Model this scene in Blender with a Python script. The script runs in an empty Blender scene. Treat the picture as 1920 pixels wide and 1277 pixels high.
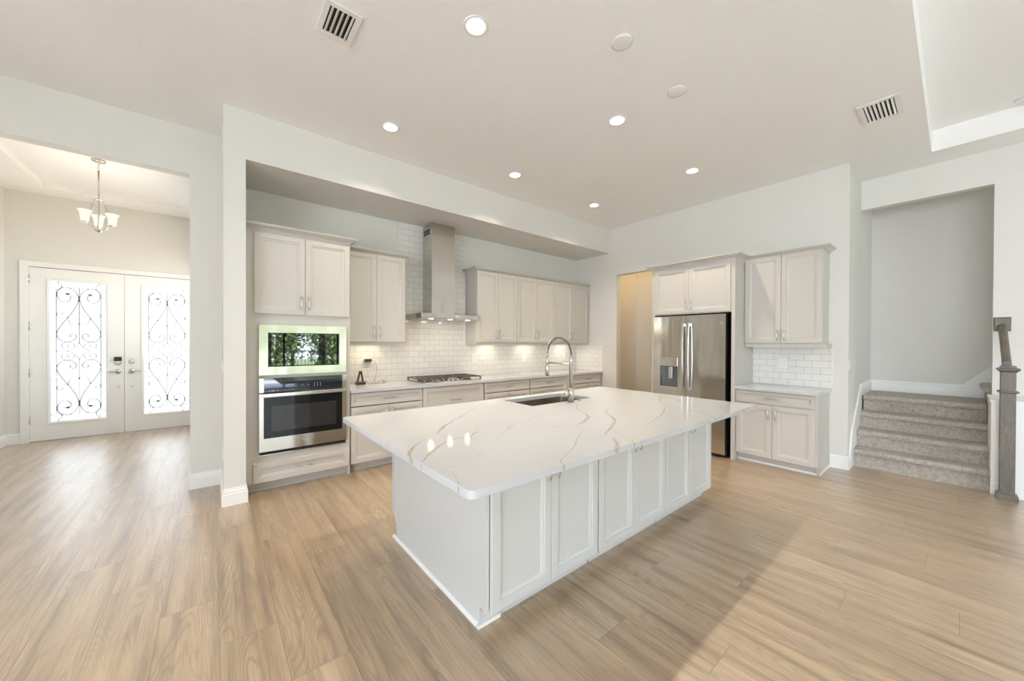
import bpy, bmesh, math, random
from mathutils import Vector, Matrix, Quaternion
random.seed(7)
PI = math.pi
SC = bpy.context.scene
COL = SC.collection

# ------------------------------------------------------------------ camera
def make_camera():
    yaw, pitch, roll = [math.radians(a) for a in (50.58184992, -0.34826357, 0.22388871)]
    cy, sy = math.cos(yaw), math.sin(yaw)
    M = Matrix(((sy, -cy, 0), (cy, sy, 0), (0, 0, 1)))
    cp, sp = math.cos(pitch), math.sin(pitch)
    P = Matrix(((1, 0, 0), (0, cp, sp), (0, -sp, cp)))
    cr, sr = math.cos(roll), math.sin(roll)
    Q = Matrix(((cr, 0, sr), (0, 1, 0), (-sr, 0, cr)))
    W = Q @ P @ M                                   # rows: right, forward, up
    r, f, u = W[0], W[1], W[2]
    cam = bpy.data.cameras.new('camera')
    cam.sensor_fit = 'HORIZONTAL'
    cam.sensor_width = 36
    cam.lens = 36 * 684.5444 / 1920
    cam.shift_y = (646.007 - 638.5) / 1920
    cam.clip_start = 0.02
    cam.clip_end = 200
    o = bpy.data.objects.new('camera', cam)
    COL.objects.link(o)
    o.matrix_world = Matrix(((r[0], u[0], -f[0], 0), (r[1], u[1], -f[1], 0), (r[2], u[2], -f[2], 1.5), (0, 0, 0, 1)))
    SC.camera = o
make_camera()

# ------------------------------------------------------------------ sky, exposure
DOOR_GLOW = 0.72           # glow of the frosted door glass, standing in for daylight outside
SKY = 9.0             # sky radiance outside
LAMP = 1400.0           # recessed lamp lens radiance
world = bpy.data.worlds.new('sky')
SC.world = world
world.use_nodes = True
wn = world.node_tree
wn.nodes.clear()
wo = wn.nodes.new('ShaderNodeOutputWorld')
wb = wn.nodes.new('ShaderNodeBackground')
wt = wn.nodes.new('ShaderNodeTexCoord')
wsx = wn.nodes.new('ShaderNodeSeparateXYZ')
wr = wn.nodes.new('ShaderNodeValToRGB')
wr.color_ramp.elements[0].position = 0.0
wr.color_ramp.elements[0].color = (0.86, 0.93, 1.0, 1)
wr.color_ramp.elements[1].position = 0.9
wr.color_ramp.elements[1].color = (0.66, 0.80, 1.0, 1)
wn.links.new(wt.outputs['Generated'], wsx.inputs[0])
wn.links.new(wsx.outputs['Z'], wr.inputs['Fac'])
wn.links.new(wr.outputs['Color'], wb.inputs['Color'])
wb.inputs['Strength'].default_value = SKY
wn.links.new(wb.outputs[0], wo.inputs[0])

vs = SC.view_settings
vs.view_transform = 'Standard'
vs.look = 'None'
vs.gamma = 1.0
vs.use_curve_mapping = False
vs.exposure = 0.27
SC.cycles.max_bounces = 12
SC.cycles.diffuse_bounces = 10
SC.cycles.glossy_bounces = 5
SC.cycles.sample_clamp_indirect = 8
SC.cycles.caustics_reflective = False
SC.cycles.caustics_refractive = False

sun = bpy.data.lights.new('sun', 'SUN')
sun.energy = 48.0
sun.angle = 0.01
sun.color = (1.0, 0.96, 0.9)
so = bpy.data.objects.new('sun', sun)
so.rotation_euler = (math.radians(-36), 0, 0)      # high behind the house: lights the garden, enters no window
COL.objects.link(so)

# portal that guides sky light through the rear glazing (gives off no light itself)
def portal(name, loc, rot, sx, sy):
    l = bpy.data.lights.new(name, 'AREA')
    l.shape = 'RECTANGLE'
    l.size = sx
    l.size_y = sy
    l.cycles.is_portal = True
    o = bpy.data.objects.new(name, l)
    o.location = loc
    o.rotation_euler = rot
    COL.objects.link(o)
portal('window_light', (2.55, -4.86, 1.4), (PI / 2, 0, PI), 4.8, 2.8)
portal('added_foyer_portal', (0.2, 6.85, 2.11), (PI / 2, 0, -PI / 2), 2.7, 0.78)  # guides sky light through the added foyer window
portal('side_window_light', (-4.56, -1.35, 1.4), (PI / 2, 0, PI / 2), 4.9, 2.8)

# ------------------------------------------------------------------ shader helpers
class NT:
    def __init__(s, name):
        s.m = bpy.data.materials.new(name)
        s.m.use_nodes = True
        s.t = s.m.node_tree
        s.t.nodes.clear()
        s.out = s.t.nodes.new('ShaderNodeOutputMaterial')
    def n(s, typ, ins=None, **props):
        nd = s.t.nodes.new('ShaderNode' + typ)
        for k, v in props.items():
            setattr(nd, k, v)
        for k, v in (ins or {}).items():
            s.put(nd.inputs[k], v)
        return nd
    def put(s, sock, v):
        if isinstance(v, bpy.types.NodeSocket):
            s.t.links.new(v, sock)
        elif isinstance(v, bpy.types.Node):
            s.t.links.new(v.outputs[0], sock)
        else:
            if isinstance(v, (tuple, list)) and len(v) == 3 and sock.type == 'RGBA':
                v = (*v, 1)
            sock.default_value = v
    def math(s, op, a, b=0.0, c=0.0):
        nd = s.t.nodes.new('ShaderNodeMath')
        nd.operation = op
        for i, v in enumerate((a, b, c)):
            s.put(nd.inputs[i], v)
        return nd.outputs[0]
    def xyz(s, x, y, z):
        return s.n('CombineXYZ', {0: x, 1: y, 2: z}).outputs[0]
    def pos(s):
        g = s.n('NewGeometry')
        q = s.n('SeparateXYZ', {0: g.outputs['Position']})
        return g.outputs['Position'], q.outputs[0], q.outputs[1], q.outputs[2]
    def objpos(s):
        g = s.n('TexCoord')
        q = s.n('SeparateXYZ', {0: g.outputs['Object']})
        return g.outputs['Object'], q.outputs[0], q.outputs[1], q.outputs[2]
    def noise(s, vec, scale, detail=2.0, rough=0.5, dist=0.0):
        nd = s.n('TexNoise', {'Vector': vec, 'Scale': scale, 'Detail': detail, 'Roughness': rough, 'Distortion': dist})
        return nd.outputs[0]
    def ramp(s, fac, stops):
        nd = s.n('ValToRGB', {0: fac})
        cr = nd.color_ramp
        while len(cr.elements) < len(stops):
            cr.elements.new(0.5)
        for e, (p, c) in zip(cr.elements, stops):
            e.position = p
            e.color = (*c, 1) if len(c) == 3 else c
        return nd.outputs[0]
    def mix(s, fac, a, b, blend='MIX'):
        nd = s.n('Mix', data_type='RGBA', blend_type=blend)
        s.put(nd.inputs[0], fac)
        s.put(nd.inputs[6], a)
        s.put(nd.inputs[7], b)
        return nd.outputs[2]
    def bump(s, h, strength, dist=0.01):
        return s.n('Bump', {'Height': h, 'Strength': strength, 'Distance': dist}).outputs[0]
    def bsdf(s, **k):
        names = {'color': 'Base Color', 'rough': 'Roughness', 'metal': 'Metallic', 'spec': 'Specular IOR Level', 'ior': 'IOR',
                 'normal': 'Normal', 'coat': 'Coat Weight', 'coat_rough': 'Coat Roughness', 'coat_ior': 'Coat IOR', 'aniso': 'Anisotropic', 'trans': 'Transmission Weight',
                 'emit': 'Emission Color', 'emit_s': 'Emission Strength', 'sheen': 'Sheen Weight', 'aniso_rot': 'Anisotropic Rotation'}
        b = s.n('BsdfPrincipled')
        for a, v in k.items():
            s.put(b.inputs[names[a]], v)
        s.t.links.new(b.outputs[0], s.out.inputs[0])
        return s.m

def plain(name, color, rough=0.5, metal=0.0, **k):
    return NT(name).bsdf(color=color, rough=rough, metal=metal, **k)

def paint(name, color, rough, scale=160, strength=0.08, **k):
    m = NT(name)
    p, x, y, z = m.pos()
    return m.bsdf(color=color, rough=rough, normal=m.bump(m.noise(p, scale, 2), strength, 0.004), **k)

def glow(name, color, strength):
    m = NT(name)
    e = m.n('Emission', {'Color': color, 'Strength': strength})
    m.t.links.new(e.outputs[0], m.out.inputs[0])
    return m.m

M = {}
M['wall'] = paint('wall_paint', (0.70, 0.69, 0.655), 0.6, 120, 0.05)
M['ceiling'] = paint('ceiling_paint', (0.88, 0.875, 0.86), 0.8, 55, 0.35)
M['trim'] = plain('trim_paint', (0.83, 0.83, 0.815), 0.35)
M['cabinet'] = plain('cabinet_paint', (0.52, 0.50, 0.465), 0.38)
M['island'] = plain('island_paint', (0.57, 0.577, 0.565), 0.38)
M['white_plastic'] = plain('white_plastic', (0.82, 0.81, 0.79), 0.4)
M['black'] = plain('black_plastic', (0.012, 0.012, 0.013), 0.35)
M['gap_shade'] = plain('recess_shade', (0.01, 0.01, 0.01), 0.7)  # near-black colour standing in for shade inside vents and slots
M['iron'] = plain('cast_iron', (0.10, 0.085, 0.07), 0.35)
M['nickel'] = plain('satin_nickel', (0.60, 0.57, 0.52), 0.26, 1.0)
M['chrome'] = plain('brushed_chrome', (0.68, 0.67, 0.65), 0.2, 1.0)
M['wrought'] = plain('wrought_metal', (0.13, 0.115, 0.10), 0.6, 0.0)
M['black_glass'] = plain('black_glass', (0.004, 0.004, 0.005), 0.03, ior=1.5, spec=0.4)
M['mirror_glass'] = plain('mirror_dark_glass', (0.15, 0.155, 0.16), 0.02, 1.0)
M['oven_window'] = plain('oven_window_glass', (0.022, 0.022, 0.024), 0.05, ior=1.5)
M['display'] = plain('display_glass', (0.008, 0.012, 0.025), 0.04, ior=1.8)
M['icon'] = glow('display_icons', (0.75, 0.85, 1.0), 0.9)
M['lamp'] = glow('recessed_lamp_lens', (1.0, 0.875, 0.71), LAMP)
M['lamp_cone'] = plain('lamp_reflector', (0.86, 0.80, 0.70), 0.4)
M['puck'] = glow('under_cabinet_lamp', (1.0, 0.84, 0.62), 45.0)
M['hood_lamp'] = glow('hood_lamp', (1.0, 0.78, 0.5), 80.0)
M['shade'] = glow('frosted_lamp_shade', (1.0, 0.92, 0.76), 0.95)
M['pantry_fill'] = glow('pantry_fill_glow', (1.0, 0.68, 0.32), 50.0)  # glow of the added pantry fill lamp
M['stair_fill'] = glow('stair_fill', (1.0, 0.88, 0.72), 9.0)  # glow of the added fill lamp over the stairs
M['cable'] = plain('black_cable', (0.02, 0.018, 0.016), 0.5)
M['brown_black'] = plain('dark_brown_plastic', (0.035, 0.022, 0.015), 0.4)
M['dispenser_grey'] = plain('dispenser_grey', (0.16, 0.17, 0.19), 0.25)
M['led'] = glow('bulb_glass', (1.0, 0.88, 0.72), 120.0)

def steel():
    m = NT('brushed_steel')
    p, x, y, z = m.objpos()
    n = m.noise(m.xyz(m.math('MULTIPLY', x, 3.0), m.math('MULTIPLY', y, 3.0), m.math('MULTIPLY', z, 500.0)), 1.0, 2)
    w = m.noise(m.xyz(m.math('MULTIPLY', x, 5.0), m.math('MULTIPLY', y, 5.0), m.math('MULTIPLY', z, 1.3)), 1.0, 1)
    return m.bsdf(color=(0.585, 0.555, 0.505), metal=1.0, rough=m.math('MULTIPLY_ADD', n, 0.10, 0.13), normal=m.bump(w, 0.16, 0.06))
M['steel'] = steel()

def wood_floor():
    m = NT('oak_planks')
    p, x, y, z = m.pos()
    W, L = 0.2455, 1.44
    kx = m.math('DIVIDE', m.math('SUBTRACT', x, 0.027), W)
    k = m.math('FLOOR', kx)
    fx = m.math('SUBTRACT', kx, k)
    y0 = m.math('MULTIPLY_ADD', m.math('SUBTRACT', k, 10.0), -0.4325, 0.843)
    ty = m.math('DIVIDE', m.math('SUBTRACT', y, y0), L)
    j = m.math('FLOOR', ty)
    fy = m.math('SUBTRACT', ty, j)
    wn_ = m.n('TexWhiteNoise', {'Vector': m.xyz(k, j, 0.0)}, noise_dimensions='2D')
    rnd = wn_.outputs[0]
    rc = m.n('SeparateColor', {0: wn_.outputs[1]})
    r2, r3 = rc.outputs[1], rc.outputs[2]
    # coordinates that start afresh on every plank
    ox = m.math('MULTIPLY_ADD', rnd, 37.0, x)
    oy = m.math('MULTIPLY_ADD', r2, 53.0, y)
    # cathedral figure: rings of a slow field stretched along the plank
    slow = m.noise(m.xyz(m.math('MULTIPLY', ox, 4.2), m.math('MULTIPLY', oy, 0.52), r3), 1.0, 2.0, 0.45)
    wob = m.noise(m.xyz(m.math('MULTIPLY', ox, 30.0), m.math('MULTIPLY', oy, 7.0), 0.0), 1.0, 2.0)
    fld = m.math('ADD', m.math('MULTIPLY', slow, 40.0), m.math('MULTIPLY', wob, 0.7))
    ring = m.math('SINE', m.math('MULTIPLY', fld, 6.283))
    ring = m.math('MULTIPLY_ADD', ring, 0.5, 0.5)
    ring = m.math('POWER', ring, 3.0)
    patch = m.noise(m.xyz(m.math('MULTIPLY', ox, 5.0), m.math('MULTIPLY', oy, 0.9), 3.0), 1.0, 2.0)
    fine = m.noise(m.xyz(m.math('MULTIPLY', ox, 190.0), m.math('MULTIPLY', oy, 4.5), 0.0), 1.0, 3.0, 0.6)
    streak = m.noise(m.xyz(m.math('MULTIPLY', ox, 70.0), m.math('MULTIPLY', oy, 0.7), 1.0), 1.0, 3.0, 0.6)
    band = m.noise(m.xyz(m.math('MULTIPLY', ox, 13.0), m.math('MULTIPLY', oy, 0.9), 5.0), 1.0, 3.0, 0.55)
    tone = m.math('ADD', m.math('MULTIPLY_ADD', streak, 0.35, -0.175), band)
    tone = m.math('ADD', tone, m.math('MULTIPLY', m.math('SUBTRACT', rnd, 0.5), 0.10))
    base = m.ramp(tone, [(0.28, (0.20, 0.140, 0.084)), (0.43, (0.35, 0.252, 0.152)), (0.56, (0.455, 0.335, 0.208)), (0.72, (0.54, 0.41, 0.262))])
    dark = m.math('MULTIPLY', ring, m.math('MULTIPLY_ADD', patch, 2.6, -0.82))
    dark = m.math('MULTIPLY', dark, 0.66)
    dark.node.use_clamp = True
    col = m.mix(dark, base, (0.185, 0.122, 0.07))
    fm = m.math('MULTIPLY', m.math('SUBTRACT', fine, 0.45), 2.4)
    fm.node.use_clamp = True
    col = m.mix(fm, col, (0.25, 0.16, 0.095))
    blot = m.noise(m.xyz(m.math('MULTIPLY', ox, 9.0), m.math('MULTIPLY', oy, 1.3), 8.0), 1.0, 2.0)
    bm_ = m.math('MULTIPLY', m.math('SUBTRACT', blot, 0.55), 2.2)
    bm_.node.use_clamp = True
    col = m.mix(m.math('MULTIPLY', bm_, 0.4), col, (0.25, 0.175, 0.12))
    ex = m.math('MULTIPLY', m.math('MINIMUM', fx, m.math('SUBTRACT', 1.0, fx)), W)
    ey = m.math('MULTIPLY', m.math('MINIMUM', fy, m.math('SUBTRACT', 1.0, fy)), L)
    edge = m.math('MINIMUM', ex, ey)
    seam = m.math('LESS_THAN', edge, 0.0013)
    col = m.mix(seam, col, (0.14, 0.10, 0.07))
    h = m.math('SUBTRACT', m.math('MULTIPLY', fine, -0.5), m.math('MULTIPLY', seam, 1.0))
    h = m.math('SUBTRACT', h, m.math('MULTIPLY', dark, 1.0))
    return m.bsdf(color=col, rough=m.math('MULTIPLY_ADD', fine, 0.12, 0.29), spec=0.6, coat=1.0, coat_rough=0.36, coat_ior=1.8, normal=m.bump(h, 0.5, 0.002))
M['floor'] = wood_floor()

def quartz():
    m = NT('white_quartz')
    p, x, y, z = m.pos()
    n = m.noise(p, 2.6, 4, 0.6, 0.4)
    f = m.noise(p, 7.0, 3, 0.6, 1.5)
    v = m.math('ABSOLUTE', m.math('SUBTRACT', f, 0.5))
    t = m.math('LESS_THAN', v, 0.006)
    gate = m.math('GREATER_THAN', n, 0.60)
    base = m.mix(n, (0.525, 0.535, 0.55), (0.495, 0.505, 0.52))
    col = m.mix(m.math('MULTIPLY', m.math('MULTIPLY', t, gate), 0.35), base, (0.58, 0.54, 0.48))
    return m.bsdf(color=col, rough=0.07, spec=0.5)
M['quartz'] = quartz()
def vein():
    m = NT('quartz_vein')
    p, x, y, z = m.pos()
    n = m.noise(p, 30.0, 4, 0.65)
    col = m.mix(n, (0.33, 0.30, 0.25), (0.47, 0.445, 0.40))
    return m.bsdf(color=col, rough=0.07, spec=0.5)
M['vein'] = vein()

def tiles(name, axis, off_u, off_v):
    m = NT(name)
    p, x, y, z = m.pos()
    u = x if axis == 'x' else y
    vec = m.xyz(m.math('SUBTRACT', u, off_u), m.math('SUBTRACT', z, off_v), 0.0)
    b = m.n('TexBrick', {'Vector': vec, 'Color1': (0.80, 0.79, 0.765, 1), 'Color2': (0.76, 0.75, 0.73, 1), 'Mortar': (0.36, 0.34, 0.31, 1),
                         'Scale': 1.0, 'Mortar Size': 0.0014, 'Mortar Smooth': 0.0, 'Bias': 0.0, 'Brick Width': 0.163, 'Row Height': 0.083})
    b.offset = 0.5
    b.offset_frequency = 2
    h = m.math('SUBTRACT', 1.0, b.outputs[1])
    w = m.noise(p, 9.0, 1)
    h = m.math('ADD', h, m.math('MULTIPLY', w, 0.5))
    return m.bsdf(color=b.outputs[0], rough=0.1, normal=m.bump(h, 0.35, 0.003))
M['tile_back'] = tiles('subway_tile', 'x', 1.446, 0.950)
M['tile_side'] = tiles('subway_tile_side', 'y', 0.983, 0.950)

def carpet():
    m = NT('carpet')
    p, x, y, z = m.pos()
    a = m.noise(p, 330.0, 3, 0.7)
    b = m.noise(p, 26.0, 3, 0.6)
    c = m.noise(p, 95.0, 2, 0.6)
    f = m.math('ADD', m.math('MULTIPLY', a, 0.6), m.math('ADD', m.math('MULTIPLY', b, 0.2), m.math('MULTIPLY', c, 0.25)))
    col = m.ramp(f, [(0.38, (0.16, 0.135, 0.11)), (0.46, (0.46, 0.41, 0.345)), (0.55, (0.80, 0.74, 0.66)), (0.68, (0.92, 0.88, 0.82))])
    return m.bsdf(color=col, rough=1.0, spec=0.0, sheen=0.3, normal=m.bump(m.math('ADD', a, c), 1.0, 0.012))
M['carpet'] = carpet()

def stained_oak():
    m = NT('stained_oak')
    p, x, y, z = m.objpos()
    s = m.noise(m.xyz(m.math('MULTIPLY', x, 14.0), m.math('MULTIPLY', y, 14.0), m.math('MULTIPLY', z, 2.2)), 1.0, 2)
    r = m.math('MULTIPLY_ADD', m.math('SINE', m.math('MULTIPLY', s, 70.0)), 0.5, 0.5)
    fine = m.noise(m.xyz(m.math('MULTIPLY', x, 300.0), m.math('MULTIPLY', y, 300.0), m.math('MULTIPLY', z, 9.0)), 1.0, 3)
    g = m.noise(m.xyz(m.math('MULTIPLY', x, 8.0), m.math('MULTIPLY', y, 8.0), m.math('MULTIPLY', z, 1.5)), 1.0, 2)
    base = m.mix(m.ramp(g, [(0.35, (0, 0, 0)), (0.65, (1, 1, 1))]), (0.115, 0.125, 0.125), (0.215, 0.165, 0.11))
    col = m.mix(m.math('MULTIPLY', r, 0.55), base, (0.085, 0.075, 0.062))
    col = m.mix(m.math('MULTIPLY', fine, 0.35), col, (0.09, 0.075, 0.06))
    return m.bsdf(color=col, rough=0.45)
M['oak'] = stained_oak()

def frosted():
    m = NT('frosted_glass_glow')
    p, x, y, z = m.pos()
    n = m.noise(p, 170.0, 3, 0.7)
    big = m.noise(p, 1.6, 1)
    s = m.math('ADD', m.math('MULTIPLY', n, 1.3), m.math('MULTIPLY_ADD', big, 1.0, 2.5))
    s = m.math('MULTIPLY', s, DOOR_GLOW)
    e = m.n('Emission', {'Color': (0.87, 0.94, 1.0, 1), 'Strength': s})  # the pane itself glows in place of daylight from outside
    g = m.n('BsdfGlossy', {'Roughness': 0.12, 'Color': (1, 1, 1, 1)})
    mx = m.n('MixShader', {0: 0.05, 1: e.outputs[0], 2: g.outputs[0]})
    m.t.links.new(mx.outputs[0], m.out.inputs[0])
    return m.m
M['frosted'] = frosted()

def foliage():
    m = NT('leaves')
    p, x, y, z = m.pos()
    n = m.noise(p, 5.0, 3)
    return m.bsdf(color=m.ramp(n, [(0.3, (0.03, 0.06, 0.018)), (0.5, (0.10, 0.15, 0.045)), (0.72, (0.25, 0.24, 0.12))]), rough=0.6)
M['leaf'] = foliage()
def lawn():
    m = NT('grass')
    p, x, y, z = m.pos()
    n = m.noise(p, 14.0, 4)
    return m.bsdf(color=m.ramp(n, [(0.3, (0.07, 0.115, 0.05)), (0.7, (0.14, 0.20, 0.09))]), rough=0.9)
M['grass'] = lawn()
M['bark'] = plain('bark', (0.10, 0.07, 0.05), 0.9)
M['bronze'] = plain('dark_bronze_frame', (0.02, 0.02, 0.02), 0.4)
M['stone_deck'] = plain('pale_deck', (0.58, 0.60, 0.65), 0.8)

# ------------------------------------------------------------------ mesh helpers
class G:
    def __init__(s):
        s.bm = bmesh.new()
    def box(s, x0, x1, y0, y1, z0, z1, mi=0):
        x0, x1 = min(x0, x1), max(x0, x1)
        y0, y1 = min(y0, y1), max(y0, y1)
        z0, z1 = min(z0, z1), max(z0, z1)
        v = [s.bm.verts.new(c) for c in ((x0, y0, z0), (x1, y0, z0), (x1, y1, z0), (x0, y1, z0), (x0, y0, z1), (x1, y0, z1), (x1, y1, z1), (x0, y1, z1))]
        for f in ((0, 3, 2, 1), (4, 5, 6, 7), (0, 1, 5, 4), (1, 2, 6, 5), (2, 3, 7, 6), (3, 0, 4, 7)):
            s.bm.faces.new([v[i] for i in f]).material_index = mi
        return s
    def rings(s, loops, closed=True, cap0=True, cap1=True, smooth=False, mi=0):
        R = [[s.bm.verts.new(c) for c in L] for L in loops]
        n = len(R[0])
        for a, b in zip(R, R[1:]):
            for i in range(n if closed else n - 1):
                f = s.bm.faces.new((a[i], a[(i + 1) % n], b[(i + 1) % n], b[i]))
                f.smooth = smooth
                f.material_index = mi
        if cap0 and closed:
            s.bm.faces.new(list(reversed(R[0]))).material_index = mi
        if cap1 and closed:
            s.bm.faces.new(R[-1]).material_index = mi
        return s
    def tube(s, pts, r, seg=10, caps=True, mi=0, closed=False):
        P = [Vector(p) for p in pts]
        rr = r if isinstance(r, (list, tuple)) else [r] * len(P)
        n = len(P)
        t0 = (P[1] - P[0]).normalized()
        up = Vector((0, 0, 1)) if abs(t0.z) < 0.9 else Vector((1, 0, 0))
        u = t0.cross(up).normalized()
        loops = []
        prev = t0
        for i in range(n):
            a = P[max(0, i - 1)]
            b = P[min(n - 1, i + 1)]
            if closed:
                a, b = P[(i - 1) % n], P[(i + 1) % n]
            t = (b - a).normalized()
            q = prev.rotation_difference(t)
            u = (q @ u)
            u = (u - t * u.dot(t)).normalized()
            w = t.cross(u)
            loops.append([P[i] + (u * math.cos(2 * PI * k / seg) + w * math.sin(2 * PI * k / seg)) * rr[i] for k in range(seg)])
            prev = t
        if closed:
            loops.append(loops[0])
            return s.rings(loops, True, False, False, True, mi)
        return s.rings(loops, True, caps, caps, True, mi)
    def lathe(s, prof, c=(0, 0, 0), seg=32, axis='z', caps=(True, True), mi=0, smooth=True):
        loops = []
        for r, h in prof:
            L = []
            for k in range(seg):
                a = 2 * PI * k / seg
                p = (r * math.cos(a), r * math.sin(a), h)
                if axis == 'y':
                    p = (p[0], -p[2], p[1])
                elif axis == 'x':
                    p = (p[2], p[1], p[0])
                L.append((p[0] + c[0], p[1] + c[1], p[2] + c[2]))
            loops.append(L)
        return s.rings(loops, True, caps[0], caps[1], smooth, mi)
    def prism(s, poly, axis, a0, a1, mi=0):
        def P(q, h):
            return {'x': (h, q[0], q[1]), 'y': (q[0], h, q[1]), 'z': (q[0], q[1], h)}[axis]
        return s.rings([[P(q, a0) for q in poly], [P(q, a1) for q in poly]], mi=mi)
    def sweep(s, path, prof, mi=0):
        """closed profile (out, z) along an open xy path; out points to the right of travel, corners mitred"""
        n = len(path)
        D = [Vector((path[i + 1][0] - path[i][0], path[i + 1][1] - path[i][1])).normalized() for i in range(n - 1)]
        loops = []
        for i in range(n):
            n1 = Vector((D[max(0, i - 1)].y, -D[max(0, i - 1)].x))
            n2 = Vector((D[min(n - 2, i)].y, -D[min(n - 2, i)].x))
            mt = (n1 + n2) / (1 + n1.dot(n2))
            loops.append([(path[i][0] + mt.x * o, path[i][1] + mt.y * o, z) for o, z in prof])
        return s.rings(loops, mi=mi)
    def sheet(s, outer, holes, z, mi=0, flip=False):
        edges = []
        for L in [outer] + holes:
            V = [s.bm.verts.new((p[0], p[1], z)) for p in L]
            for i in range(len(V)):
                edges.append(s.bm.edges.new((V[i], V[(i + 1) % len(V)])))
        r = bmesh.ops.triangle_fill(s.bm, use_beauty=True, use_dissolve=False, edges=edges, normal=(0, 0, 1))
        fs = [g for g in r['geom'] if isinstance(g, bmesh.types.BMFace)]
        for f in fs:
            f.material_index = mi
        return fs
    def slab(s, outer, holes, z0, z1, mi=0):
        fs = s.sheet(outer, holes, z1, mi)
        r = bmesh.ops.extrude_face_region(s.bm, geom=fs)
        vs_ = [g for g in r['geom'] if isinstance(g, bmesh.types.BMVert)]
        bmesh.ops.translate(s.bm, verts=vs_, vec=(0, 0, z0 - z1))
        return s

def link(name, g, mats, parent=None, bevel=0.0, seg=2, normals=True, at=None):
    if normals:
        bmesh.ops.recalc_face_normals(g.bm, faces=g.bm.faces[:])
    me = bpy.data.meshes.new(name)
    g.bm.to_mesh(me)
    g.bm.free()
    o = bpy.data.objects.new(name, me)
    COL.objects.link(o)
    for m in (mats if isinstance(mats, (list, tuple)) else [mats]):
        me.materials.append(M[m] if isinstance(m, str) else m)
    if parent:
        o.parent = parent
    if at:
        o.location = at
    if bevel:
        b = o.modifiers.new('bevel', 'BEVEL')
        b.width = bevel
        b.segments = seg
        b.limit_method = 'ANGLE'
        b.angle_limit = math.radians(40)
    return o

def tag(o, label, cat, group=None, kind=None):
    o['label'] = label
    o['category'] = cat
    if group:
        o['group'] = group
    if kind:
        o['kind'] = kind
    return o

def thing(name, label, cat, loc=(0, 0, 0), rz=0.0, group=None):
    o = bpy.data.objects.new(name, None)
    o.empty_display_size = 0.1
    COL.objects.link(o)
    o.location = loc
    o.rotation_euler = (0, 0, rz)
    return tag(o, label, cat, group)

def struct(name, g, mats, label, cat, bevel=0.0, normals=True):
    return tag(link(name, g, mats, None, bevel, normals=normals), label, cat, None, 'structure')

def arc(cx, cy, r, a0, a1, n):
    return [(cx + r * math.cos(a0 + (a1 - a0) * i / n), cy + r * math.sin(a0 + (a1 - a0) * i / n)) for i in range(n + 1)]
def rrect(x0, x1, y0, y1, r, n=6):
    return arc(x1 - r, y0 + r, r, -PI / 2, 0, n) + arc(x1 - r, y1 - r, r, 0, PI / 2, n) + arc(x0 + r, y1 - r, r, PI / 2, PI, n) + arc(x0 + r, y0 + r, r, PI, 1.5 * PI, n)
def circle(cx, cy, r, n=24):
    return [(cx + r * math.cos(2 * PI * i / n), cy + r * math.sin(2 * PI * i / n)) for i in range(n)]
def smooth_path(P, n=6):
    """Catmull-Rom through the points"""
    P = [Vector(p) for p in P]
    out = []
    for i in range(len(P) - 1):
        a, b, c, d = P[max(0, i - 1)], P[i], P[i + 1], P[min(len(P) - 1, i + 2)]
        for k in range(n):
            t = k / n
            out.append(0.5 * ((2 * b) + (c - a) * t + (2 * a - 5 * b + 4 * c - d) * t * t + (3 * b - a - 3 * c + d) * t ** 3))
    out.append(P[-1])
    return out

# ------------------------------------------------------------------ room shell
H = 3.64
FT = 3.66            # foyer ceiling
struct('floor', G().box(-4.6, 7.7, -4.9, 8.8, -0.12, 0.0), 'floor', 'wide oak plank floor running through kitchen and foyer', 'floor')

LIGHTS = [(1.383, 2.08), (1.378, 3.60), (3.02, 2.09), (3.0, 3.60), (4.62, 2.10), (4.605, 3.60)]
TX1, TY1, TX0, TY0, TZ = 6.2, 0.19, -3.3, -4.2, 3.872
def ceiling():
    g = G()
    outer = [(-4.5, -4.8), (6.64, -4.8), (6.64, 0.81), (5.83, 0.81), (5.83, 4.2), (0.08, 4.2), (0.08, 4.9), (-4.5, 4.9)]
    holes = [[(TX0, TY0), (TX1, TY0), (TX1, TY1), (TX0, TY1)]] + [circle(x, y, 0.0625, 28) for x, y in LIGHTS]
    g.sheet(outer, holes, H)
    # recessed tray over the living area
    v = [[g.bm.verts.new((x, y, z)) for x, y in ((TX0, TY0), (TX1, TY0), (TX1, TY1), (TX0, TY1))] for z in (H, TZ)]
    for i in range(4):
        g.bm.faces.new((v[0][i], v[0][(i + 1) % 4], v[1][(i + 1) % 4], v[1][i]))
    g.bm.faces.new(v[1])
    return g
struct('ceiling', ceiling(), 'ceiling', 'textured white kitchen ceiling with a raised tray over the living area', 'ceiling', normals=False)

g = G()
g.sheet([(-2.28, 5.03), (0.05, 5.03), (0.05, 8.6), (-2.28, 8.6)], [[(-1.845, 5.45), (-0.385, 5.45), (-0.385, 8.19), (-1.845, 8.19)]], FT)
a = [[g.bm.verts.new((x, y, z)) for x, y in ((-1.845, 5.45), (-0.385, 5.45), (-0.385, 8.19), (-1.845, 8.19))] for z in (FT, 3.748)]
for i in range(4):
    g.bm.faces.new((a[0][i], a[0][(i + 1) % 4], a[1][(i + 1) % 4], a[1][i]))
g.bm.faces.new(a[1])
struct('ceiling_foyer', g, 'ceiling', 'white foyer ceiling with a shallow rectangular tray', 'ceiling', normals=False)

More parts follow.
